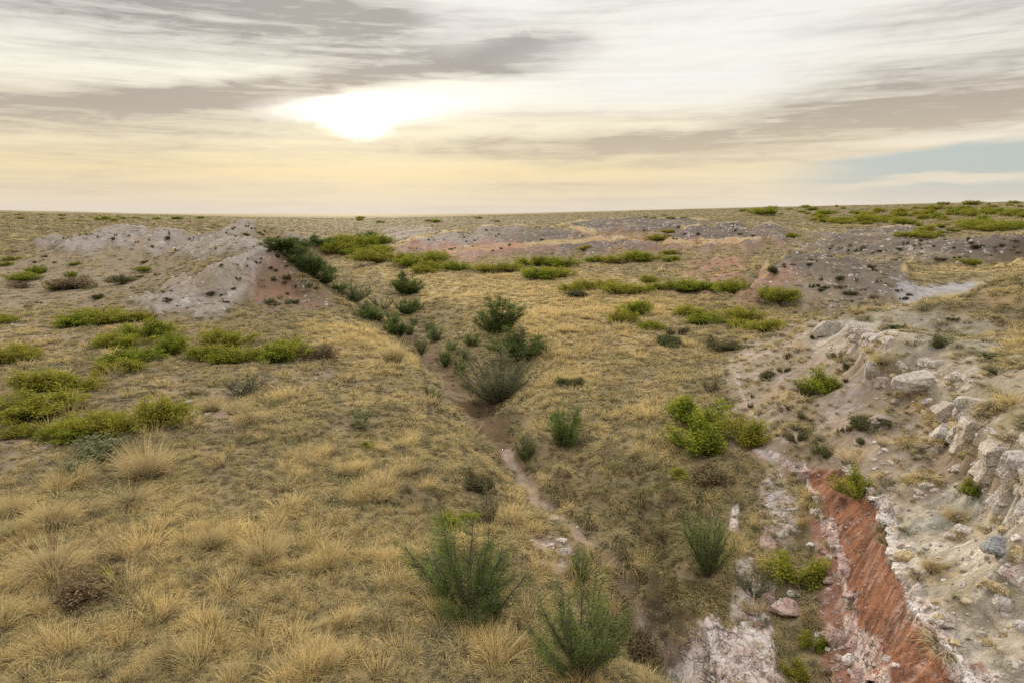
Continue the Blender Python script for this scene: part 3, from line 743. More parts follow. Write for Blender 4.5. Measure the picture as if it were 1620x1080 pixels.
def tube(path, rad, sides=4):
    path = np.asarray(path, float); n = len(path)
    t = np.gradient(path, axis=0); t = norm(t)
    ref = np.array([0.3, 0.7, 0.1]); s = norm(np.cross(t, ref)); u = np.cross(s, t)
    V = []
    for k in range(sides):
        a = 2 * math.pi * k / sides
        V.append(path + (s * math.cos(a) + u * math.sin(a)) * np.asarray(rad)[:, None])
    V = np.stack(V, 1).reshape(-1, 3); F = []
    for i in range(n - 1):
        for k in range(sides):
            k2 = (k + 1) % sides
            F.append((i * sides + k, i * sides + k2, (i + 1) * sides + k2, (i + 1) * sides + k))
    return V, np.array(F)

def join(parts):
    V = []; F = []; o = 0
    for v, f in parts:
        V.append(v); F.append(f + o); o += len(v)
    return np.concatenate(V), np.concatenate(F)

# ---------------------------------------------------------------- materials
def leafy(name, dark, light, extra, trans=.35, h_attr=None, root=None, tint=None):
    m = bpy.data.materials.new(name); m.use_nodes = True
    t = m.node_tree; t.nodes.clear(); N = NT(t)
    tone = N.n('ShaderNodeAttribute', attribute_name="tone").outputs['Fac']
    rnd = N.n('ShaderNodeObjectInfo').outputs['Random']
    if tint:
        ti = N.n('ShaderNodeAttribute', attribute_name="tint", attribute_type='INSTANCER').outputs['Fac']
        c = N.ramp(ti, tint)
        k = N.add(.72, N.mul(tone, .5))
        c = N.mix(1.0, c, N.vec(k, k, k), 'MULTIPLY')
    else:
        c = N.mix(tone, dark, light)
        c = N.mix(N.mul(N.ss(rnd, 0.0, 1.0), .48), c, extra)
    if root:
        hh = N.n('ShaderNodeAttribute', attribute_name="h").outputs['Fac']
        c = N.mix(N.ss(hh, .05, .60), root, c)  # grey dead base, darkened further as painted shade at the roots
    a = N.n('ShaderNodeBsdfDiffuse'); b = N.n('ShaderNodeBsdfTranslucent'); mx = N.n('ShaderNodeMixShader'); mx.inputs[0].default_value = trans
    N.put(a.inputs[0], c); N.put(b.inputs[0], c)
    t.links.new(a.outputs[0], mx.inputs[1]); t.links.new(b.outputs[0], mx.inputs[2])
    o = N.n('ShaderNodeOutputMaterial'); t.links.new(mx.outputs[0], o.inputs[0])
    return m

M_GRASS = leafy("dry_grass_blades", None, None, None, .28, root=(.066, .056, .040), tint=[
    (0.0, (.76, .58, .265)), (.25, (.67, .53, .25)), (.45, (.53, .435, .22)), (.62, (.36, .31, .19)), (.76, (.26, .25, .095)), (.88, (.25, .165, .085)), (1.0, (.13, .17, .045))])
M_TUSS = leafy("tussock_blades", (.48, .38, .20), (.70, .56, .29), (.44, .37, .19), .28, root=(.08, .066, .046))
M_GREEN = leafy("bright_leaves", (.045, .072, .010), (.37, .40, .05), (.36, .28, .06), .42)  # dark end: older leaves, plus shade painted low in the crown
M_WILLOW = leafy("feathery_leaves", (.070, .105, .026), (.25, .34, .09), (.22, .24, .08), .45)
M_OLIVE = leafy("olive_leaves", (.045, .072, .020), (.17, .235, .06), (.15, .17, .05), .40)
M_DARK = leafy("dusky_leaves", (.055, .066, .030), (.15, .165, .065), (.16, .12, .065), .30)
M_GREY = leafy("silvery_leaves", (.085, .100, .040), (.30, .31, .16), (.22, .20, .11), .38)
M_BROWN = leafy("dead_leaves", (.13, .10, .055), (.29, .23, .13), (.24, .16, .09), .30)

def bark_mat(name, a, b):
    m = bpy.data.materials.new(name); m.use_nodes = True
    N = NT(m.node_tree); bs = m.node_tree.nodes['Principled BSDF']
    tc = N.n('ShaderNodeTexCoord').outputs['Object']
    N.put(bs.inputs['Base Color'], N.ramp(N.noise(tc, 24, 4, .6), [(.35, a), (.65, b)]))
    bs.inputs['Roughness'].default_value = .9
    return m
M_BARK = bark_mat("grey_bark", (.045, .035, .026), (.13, .10, .075))

def rock_mat(name, a, b, stain, stain_amt):
    m = bpy.data.materials.new(name); m.use_nodes = True
    t = m.node_tree; N = NT(t); bs = t.nodes['Principled BSDF']
    pos = N.n('ShaderNodeNewGeometry').outputs['Position']
    n1 = N.noise(pos, 3.0, 6, .65); n2 = N.noise(pos, 14, 5, .65); n3 = N.noise(pos, 1.3, 4, .6, .5)
    c = N.ramp(N.add(N.mul(n1, .6), N.mul(n2, .4)), [(.36, b), (.5, a), (.66, tuple(min(.78, k * 1.18) for k in a))])
    c = N.mix(N.mul(N.ss(n3, .48, .62), stain_amt), c, stain)
    v = N.n('ShaderNodeTexVoronoi', feature='DISTANCE_TO_EDGE'); N.put(v.inputs['Vector'], N.noise(pos, 2.0, 3, .6, col=True)); v.inputs['Scale'].default_value = 7
    crack = N.sub(1.0, N.ss(v.outputs['Distance'], 0.0, .05))
    c = N.mix(N.mul(crack, .55), c, tuple(k * .35 for k in b))
    N.put(bs.inputs['Base Color'], c); bs.inputs['Roughness'].default_value = .9; bs.inputs['Specular IOR Level'].default_value = .2
    h = N.add(N.mul(n1, .07), N.sub(N.mul(n2, .03), N.mul(crack, .02)))
    bp = N.n('ShaderNodeBump'); bp.inputs['Strength'].default_value = .9; bp.inputs['Distance'].default_value = 1.0
    N.put(bp.inputs['Height'], h); t.links.new(bp.outputs[0], bs.inputs['Normal'])
    return m
M_ROCK = rock_mat("pale_sandstone", (.47, .42, .37), (.29, .24, .20), (.36, .27, .16), .45)
M_WHITE = rock_mat("white_gypsum", (.60, .55, .51), (.40, .31, .27), (.42, .27, .21), .6)
M_GREYR = rock_mat("blue_grey_stone", (.27, .27, .265), (.17, .165, .16), (.33, .29, .22), .4)
M_OCHRE = rock_mat("ochre_slab", (.48, .37, .20), (.30, .20, .085), (.52, .47, .38), .4)
M_PINK = rock_mat("pinkish_stone", (.42, .29, .25), (.27, .16, .12), (.50, .43, .40), .5)

# ---------------------------------------------------------------- grass: one mass that nobody could count
def clump_mesh(kind, lod, seed):
    g = np.random.default_rng(seed)
    nb = {0: 190, 1: 66, 2: 28}[lod]; wk = {0: 1.0, 1: 2.1, 2: 4.2}[lod]; segs = {0: 4, 1: 3, 2: 2}[lod]
    if kind == 'tall': nb = int(nb * .8)
    rr = np.sqrt(g.uniform(0, 1, nb)); a = g.uniform(0, 2 * np.pi, nb)
    if kind == 'mound':
        rad = .16; ln = g.uniform(.18, .44, nb); lean = .2 + rr * 1.0 + g.uniform(0, .4, nb); dr = g.uniform(1.0, 3.6, nb); w = .0070
    elif kind == 'tall':
        rad = .16; ln = g.uniform(.18, .58, nb) ; lean = .06 + rr * .35 + g.uniform(0, .25, nb); dr = g.uniform(.15, 1.6, nb); w = .0062
    else:
        rad = .22; ln = g.uniform(.09, .22, nb); lean = .4 + rr * .9; dr = g.uniform(.3, 1.4, nb); w = .0085
    base = np.stack([np.cos(a) * rr * rad, np.sin(a) * rr * rad, np.full(nb, -.02)], 1)
    a2 = a + g.normal(0, .55, nb)
    wind = np.array([.16, .0, 0]) + g.normal(0, .10, (nb, 3)) * np.array([1, 1, 0])
    d = norm(np.stack([np.cos(a2) * lean, np.sin(a2) * lean, np.ones(nb)], 1) + wind)
    V, F, H = strips(base, d, ln, np.full(nb, w * wk), dr, segs, g)
    tone = np.repeat(g.uniform(0, 1, nb), 2 * (segs + 1))
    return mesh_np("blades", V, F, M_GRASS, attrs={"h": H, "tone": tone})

def instancer(name, pts, meshes, idx, rot, scl, tint):
    """one 'stuff' object whose points carry instances of unlinked template meshes"""
    coll = bpy.data.collections.new(name + "_kinds")
    for i, me in enumerate(meshes):
        o = bpy.data.objects.new("%s_kind_%02d" % (name, i), me); coll.objects.link(o)
    me = bpy.data.meshes.new(name)
    me.vertices.add(len(pts)); me.vertices.foreach_set("co", np.asarray(pts, np.float32).ravel())
    def A(n, t, v):
        a = me.attributes.new(n, t, 'POINT'); a.data.foreach_set("vector" if t == 'FLOAT_VECTOR' else "value", np.asarray(v).ravel())
    A("kidx", 'INT', idx.astype(np.int32)); A("krot", 'FLOAT_VECTOR', rot.astype(np.float32)); A("kscl", 'FLOAT_VECTOR', scl.astype(np.float32)); A("tint", 'FLOAT', tint.astype(np.float32))
    o = bpy.data.objects.new(name, me); COL.objects.link(o); o['kind'] = 'stuff'
    ng = bpy.data.node_groups.new(name, 'GeometryNodeTree')
    ng.interface.new_socket("Geometry", in_out='INPUT', socket_type='NodeSocketGeometry')
    ng.interface.new_socket("Geometry", in_out='OUTPUT', socket_type='NodeSocketGeometry')
    gi = ng.nodes.new('NodeGroupInput'); go = ng.nodes.new('NodeGroupOutput')
    ci = ng.nodes.new('GeometryNodeCollectionInfo'); ci.inputs['Collection'].default_value = coll
    ci.inputs['Separate Children'].default_value = True; ci.inputs['Reset Children'].default_value = True
    ip = ng.nodes.new('GeometryNodeInstanceOnPoints'); ip.inputs['Pick Instance'].default_value = True
    def NA(n, t):
        q = ng.nodes.new('GeometryNodeInputNamedAttribute'); q.data_type = t; q.inputs['Name'].default_value = n
        return q.outputs['Attribute']
    L = ng.links.new
    L(gi.outputs[0], ip.inputs['Points']); L(ci.outputs[0], ip.inputs['Instance']); L(NA("kidx", 'INT'), ip.inputs['Instance Index'])
    e = ng.nodes.new('FunctionNodeEulerToRotation'); L(NA("krot", 'FLOAT_VECTOR'), e.inputs[0]); L(e.outputs[0], ip.inputs['Rotation'])
    L(NA("kscl", 'FLOAT_VECTOR'), ip.inputs['Scale']); L(ip.outputs[0], go.inputs[0])
    md = o.modifiers.new("scatter", 'NODES'); md.node_group = ng
    return o

def scatter_points(dens, rmin, rmax, amax, n_try, g):
    """random ground points with number per square metre dens(x, y, r), thinned from even samples in azimuth and distance"""
    X = []; Y = []
    nb = 26
    e = np.exp(np.linspace(math.log(rmin), math.log(rmax), nb + 1))
    for i in range(nb):
        area = amax * (e[i + 1] ** 2 - e[i] ** 2)
        rm = (e[i] + e[i + 1]) / 2
        dmax = n_try(rm)
        n = int(area * dmax)
        r = np.sqrt(g.uniform(e[i] ** 2, e[i + 1] ** 2, n)); a = g.uniform(-amax, amax, n)
        x = np.sin(a) * r; y = np.cos(a) * r
        k = g.uniform(0, 1, n) < dens(x, y, r) / dmax
        X.append(x[k]); Y.append(y[k])
    return np.concatenate(X), np.concatenate(Y)

SPOTS = []
def build_grass():
    g = np.random.default_rng(5)
    kinds = ['mound', 'tall', 'short']; meshes = []; table = {}
    for lod in range(3):
        for k in kinds:
            table[(lod, k)] = (len(meshes), 4)
            for s in range(4): meshes.append(clump_mesh(k, lod, 100 * lod + 10 * kinds.index(k) + s))
    D = lambda r: np.clip(26.0 * (20.0 / r) ** 1.2, .14, 30.0)
    def dens(x, y, r): return D(r) * np.clip(lookup(turf, x, y), .03, 1) ** 1.1
    x, y = scatter_points(dens, 9.5, 560, R(46), lambda rm: float(D(np.array(rm * .92))) * 1.02, g)
    keep = np.ones(len(x), bool)
    for sx_, sy_, sr_ in SPOTS:
        dx_ = x - sx_; near_ = np.abs(dx_) < sr_
        k_ = np.nonzero(near_)[0]; dd = np.hypot(dx_[k_], y[k_] - sy_)
        keep[k_[dd < sr_ * g.uniform(.75, 1.05, len(dd))]] = False
    x = x[keep]; y = y[keep]
    r = np.hypot(x, y); z = ground(x, y); n = len(x)
    print("grass clumps", n)
    gold_ = lookup(gold, x, y); brn = lookup(brown, x, y); lv = lookup(lav, x, y); th = lookup(thin, x, y); sl = lookup(slope, x, y); pl = lookup(pale, x, y); gm = lookup(gully_m, x, y)
    n1 = fbm(x, y, 4.0, 4, .6, 91); n2 = fbm(x, y, 1.2, 3, .6, 92); n3 = fbm(x, y, 20, 3, .5, 93)
    left = (sstep(-x, -4, 6) * (1 - sstep(r, 24, 34)))
    tallp = np.clip(.05 + .55 * sstep(n1 + .5 * n2, .12, .45) * (.35 + .65 * np.maximum(left, gold_)) + .30 * gold_ * sstep(n3, -.2, .3), 0, .9)
    tallp *= (1 - lv) * (1 - .7 * th) * (1 - .6 * pl)
    shortp = np.clip(.12 + .4 * th + .4 * lv + .35 * pl + .2 * sl + .25 * sstep(-n1, .1, .5), 0, .95)
    u = g.uniform(0, 1, n)
    kind = np.where(u < tallp, 1, np.where(u < tallp + (1 - tallp) * shortp, 2, 0))
    lod = np.where(r < 30, 0, np.where(r < 90, 1, 2))
    idx = np.zeros(n, int)
    for l in range(3):
        for k in range(3):
            s = (lod == l) & (kind == k); b, c = table[(l, kinds[k])]
            idx[s] = b + g.integers(0, c, s.sum())
    sc_ = (.50 + .92 * g.uniform(0, 1, n) ** 1.8) * np.clip(r / 45.0, 1.0, 3.2) ** .55 * (1 + .35 * sstep(n1, 0, .5) - .2 * th)
    sc_ *= (.72 + .55 * sstep(fbm(x, y, 2.2, 3, .6, 97), -.25, .35))
    sc_ *= 1 + .2 * brn
    sz = sc_ * g.uniform(.8, 1.15, n) * (1 - .3 * np.clip(lv + th, 0, 1))
    sz /= np.clip(r / 55, 1, 2.2)
    tint = .42 + .36 * n2 + .20 * g.normal(size=n) - .22 * (kind == 1) - .20 * gold_ + .16 * (kind == 2) - .12 * sstep(n1, 0, .5)
    tint += .10 * sstep(-n3, 0, .4)
    tint = np.where(g.uniform(0, 1, n) < brn * .75, g.uniform(.66, .9, n), tint)
    tint = np.where(g.uniform(0, 1, n) < gm * .7, g.uniform(.7, .92, n), tint)
    olive = (fbm(x, y, 2.4, 3, .6, 95) > .42) & (g.uniform(0, 1, n) < .6)
    tint = np.where(olive, g.uniform(.66, .8, n), np.minimum(tint, .9))
    tint = np.where((lv > .3) & (g.uniform(0, 1, n) < .6), g.uniform(.58, .8, n), tint)
    tint = tint + .26 * sstep(r, 100, 240) * (1 - gold_)
    orange = (sl + pl + lv > .4) & (fbm(x, y, 2.0, 2, .6, 96) > .2)
    tint = np.where(orange & (g.uniform(0, 1, n) < .4), g.uniform(.05, .3, n), tint)
    tint = np.clip(tint, 0, 1)
    rot = np.stack([g.normal(0, .08, n), g.normal(0, .08, n), g.uniform(0, 6.283, n)], 1)
    instancer("dry_grass", np.stack([x, y, z], 1), meshes, idx, rot, np.stack([sc_, sc_, sz], 1), tint)

# ---------------------------------------------------------------- shrubs
def low_shrub_parts(seed, mat, dome=.42, nspr=70, per=62, leaf=.030, lumps=7):
    """spreading leafy shrub, about one unit wide"""
    g = np.random.default_rng(seed)
    la = g.uniform(0, 6.283, lumps); lr = g.uniform(.05, .33, lumps); lh = g.uniform(.6, 1.0, lumps); ls = g.uniform(.11, .20, lumps)
    lx = np.cos(la) * lr; ly = np.sin(la) * lr
    C = []; Dd = []; T = []; stems = []
    for i in range(nspr):
        k = g.integers(lumps); th = g.uniform(0, 6.283); ph = g.uniform(0, 1) ** .6
        cx = lx[k] + math.cos(th) * ls[k] * ph; cy = ly[k] + math.sin(th) * ls[k] * ph
        top = dome * lh[k] * (1 - .55 * ph ** 2) * g.uniform(.82, 1.12)
        tip = np.array([cx * 1.05, cy * 1.05, top]); bs = np.array([cx * .55, cy * .55, .0])
        m = int(per * g.uniform(.6, 1.3))
        t = g.uniform(.30, 1.05, m)
        p = bs + (tip - bs) * t[:, None] + g.normal(0, 1, (m, 3)) * np.array([.030, .030, .024])
        d = norm((tip - bs) * 1.1 + g.normal(0, .35, (m, 3)) * .6)
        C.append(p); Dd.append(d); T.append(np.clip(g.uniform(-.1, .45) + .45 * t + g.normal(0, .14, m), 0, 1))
        if i % 3 == 0:
            q = np.array([bs * .3, (bs + tip) * .5 + g.normal(0, .01, 3), tip * .96]); stems.append(tube(q, [.008, .005, .002], 3))
    C = np.concatenate(C); Dd = np.concatenate(Dd); T = np.concatenate(T)
    C[:, 2] = np.maximum(C[:, 2], .012)
    n = len(C)
    V, F = leaf_quads(C, norm(Dd + g.normal(0, .5, Dd.shape)), g.uniform(.6, 1.2, n) * leaf, g.uniform(.5, .9, n) * leaf, g)
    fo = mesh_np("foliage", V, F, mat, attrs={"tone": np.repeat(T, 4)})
    SV, SF = join(stems); st = mesh_np("stems", SV, SF, M_BARK)
    return fo, st

def tall_shrub_parts(seed, mat, nst=16, spread=.5, branch=9, per=60, leaf=.05, thin_=.16, bare=.25, up=.6, gap=0.0):
    """shrub of many stems fanning from the ground, one unit high; leaves in plumes on the upper parts"""
    g = np.random.default_rng(seed)
    C = []; Dd = []; T = []; stems = []
    for i in range(nst):
        a = 6.283 * (i + g.uniform(-.4, .4)) / nst; out = spread * math.sqrt(g.uniform(.03, 1)); h = (1 - .50 * (out / spread) ** 2) * g.uniform(.55, 1.06)
        tt = np.linspace(0, 1, 7); cv_ = g.uniform(.6, 1.15)
        path = np.stack([np.cos(a) * out * tt ** cv_, np.sin(a) * out * tt ** cv_, h * tt ** 1.1], 1) + np.cumsum(g.normal(0, .022, (7, 3)), 0)
        path[0] = (math.cos(a) * .02, math.sin(a) * .02, -.03)
        stems.append(tube(path, np.linspace(.014, .003, 7), 4))
        tn = g.uniform(-.1, .6); dn = g.uniform(.35, 1.3)
        for b in range(branch):
            t0 = g.uniform(bare, .97); p0 = np.array([np.interp(t0, tt, path[:, k]) for k in range(3)])
            ba = a + g.normal(0, 1.1); bl = g.uniform(.10, .26) * (1.15 - .4 * t0)
            bd = norm(np.array([math.cos(ba) * (1 - up), math.sin(ba) * (1 - up), up * g.uniform(.7, 1.3)]))
            q = np.stack([p0, p0 + bd * bl * .5 + g.normal(0, .008, 3), p0 + bd * bl]); stems.append(tube(q, [.004, .0025, .001], 3))
            if g.uniform() < gap: continue
            m = max(3, int(per * dn * g.uniform(.5, 1.4))); t = g.uniform(.05, 1.1, m)
            pp = p0 + bd * (bl * t)[:, None] + g.normal(0, 1, (m, 3)) * .030 * (1.2 - .4 * t)[:, None]
            dd = norm(bd + g.normal(0, .62, (m, 3)))
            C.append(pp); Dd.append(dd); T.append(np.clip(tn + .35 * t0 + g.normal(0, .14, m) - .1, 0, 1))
    C = np.concatenate(C); Dd = np.concatenate(Dd); T = np.concatenate(T); n = len(C)
    V, F = leaf_quads(C, Dd, g.uniform(.5, 1.3, n) * leaf, g.uniform(.7, 1.3, n) * leaf * thin_, g)
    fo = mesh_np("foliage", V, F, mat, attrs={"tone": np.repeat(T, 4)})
    SV, SF = join(stems); st = mesh_np("stems", SV, SF, M_BARK)
    return fo, st

KIT = {}
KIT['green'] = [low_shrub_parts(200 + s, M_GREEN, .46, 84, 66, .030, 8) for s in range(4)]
KIT['greentall'] = [low_shrub_parts(220 + s, M_GREEN, .72, 66, 62, .034, 5) for s in range(2)]
KIT['olive'] = [low_shrub_parts(230 + s, M_DARK, .6, 60, 60, .034, 5) for s in range(3)]
KIT['brown'] = [low_shrub_parts(240 + s, M_BROWN, .4, 60, 46, .034, 6) for s in range(2)]
KIT['greysmall'] = [low_shrub_parts(245 + s, M_GREY, .6, 56, 50, .034, 5) for s in range(2)]
KIT['feather'] = [tall_shrub_parts(253 + s, M_WILLOW, 30, .74, 30, 40, .036, .15, .34, .20, .2) for s in range(2)]
KIT['willow'] = [tall_shrub_parts(260 + s, M_WILLOW, 20 + 2 * s, .46 + .04 * s, 20, 30, .046, .24, .12, .32, .1) for s in range(5)]
KIT['lobed'] = [tall_shrub_parts(270 + s, M_OLIVE, 22 + 3 * s, .60, 24, 34, .048, .28, .12, .28, .08) for s in range(4)]
KIT['twiggy'] = [tall_shrub_parts(280 + s, M_GREY, 34, .70, 26, 28, .044, .15, .10, .35, .25) for s in range(2)]
KIT['slender'] = [tall_shrub_parts(290 + s, M_WILLOW, 22, .42, 18, 22, .044, .15, .10, .5, .15) for s in range(4)]
KIT['sparse'] = [tall_shrub_parts(300 + s, M_GREY, 14, .45, 9, 20, .045, .2, .25, .7, .3) for s in range(2)]
UNIT = {}                                        # natural width and height of each kit
def _extent(me):
    co = np.empty(len(me.vertices) * 3, np.float32); me.vertices.foreach_get("co", co); co = co.reshape(-1, 3)
    return float(np.percentile(co[:, 0], 98.5) - np.percentile(co[:, 0], 1.5)), float(np.percentile(co[:, 2], 99))
for k, v in KIT.items():
    UNIT[k] = [_extent(f) for f, s in v]

def thing(name, label, cat, loc, rz=0.0, scale=(1, 1, 1), group=None):
    o = bpy.data.objects.new(name, None); COL.objects.link(o); o.empty_display_size = .2
    o.location = loc; o.rotation_euler = (0, 0, rz); o.scale = scale
    o['label'] = label; o['category'] = cat
    if group: o['group'] = group
    return o
_proto = {}
def part(name, me, parent):
    if me.name in _proto:
        o = _proto[me.name].copy()
    else:
        o = bpy.data.objects.new(name, me); _proto[me.name] = o
    COL.objects.link(o); o.parent = parent
    return o
def px_size(p, w, h):
    """size in metres of something w x h pixels big at point p"""
    c, s = math.cos(PITCH), math.sin(PITCH)
    dep = p[1] * c - (p[2] - CAM_H) * s
    dist = math.hypot(math.hypot(p[0], p[1]), CAM_H - p[2])
    cosd = math.hypot(p[0], p[1]) / dist
    return w * dep / FOC, h * dep / FOC / max(cosd, .5)
_cnt = [0]
def shrub(kit, px, py, w, h, name, label, cat="shrub", group=None, p=None, plain=False):
    p = p or at(px, py)
    _cnt[0] += 1; g = np.random.default_rng(9000 + _cnt[0])
    v = _cnt[0] % len(KIT[kit]); W, H = px_size(p, w, h)
    uw, uh = UNIT[kit][v]
    # a low spreading crown is seen partly from above: take its depth out of the height
    dist = math.hypot(p[0], p[1]); sd = (CAM_H - p[2]) / math.hypot(dist, CAM_H - p[2])
    if kit in ('green', 'olive', 'brown', 'greysmall', 'greentall'):
        H = max(H - W * .18 * max(sd, 0) , W * .28)
    if kit == 'green' and not plain: H *= .86 if px < 520 else 1.05; W *= 1.0 if px < 520 else 1.08
    if kit in ('feather', 'willow', 'lobed', 'slender', 'twiggy'): W *= 1.02 if kit == 'lobed' else .94; H *= .98 if kit == 'lobed' else .84
    sx = W / uw; sz = H / uh
    r0 = g.uniform(-.5, .5) + (math.pi if g.uniform() < .5 else 0)
    dx, dy = p[0] / dist, p[1] / dist
    dep = W * .25 * (1 if kit in ('green', 'greentall', 'brown') else .5)
    x, y = p[0] + dx * dep, p[1] + dy * dep
    z = float(ground(np.array([x]), np.array([y]))[0])
    z = min(z, p[2] + .3) - .03
    t = thing(name, label, cat, (x, y, z), r0, (sx, sx * g.uniform(.85, 1.05), sz), group)
    f, s = KIT[kit][v]
    SPOTS.append((x, y, W * (.42 if kit in ('green', 'greentall', 'olive', 'brown', 'greysmall') else .16)))
    part("foliage", f, t)
    if not plain: part("stems", s, t)
    return t
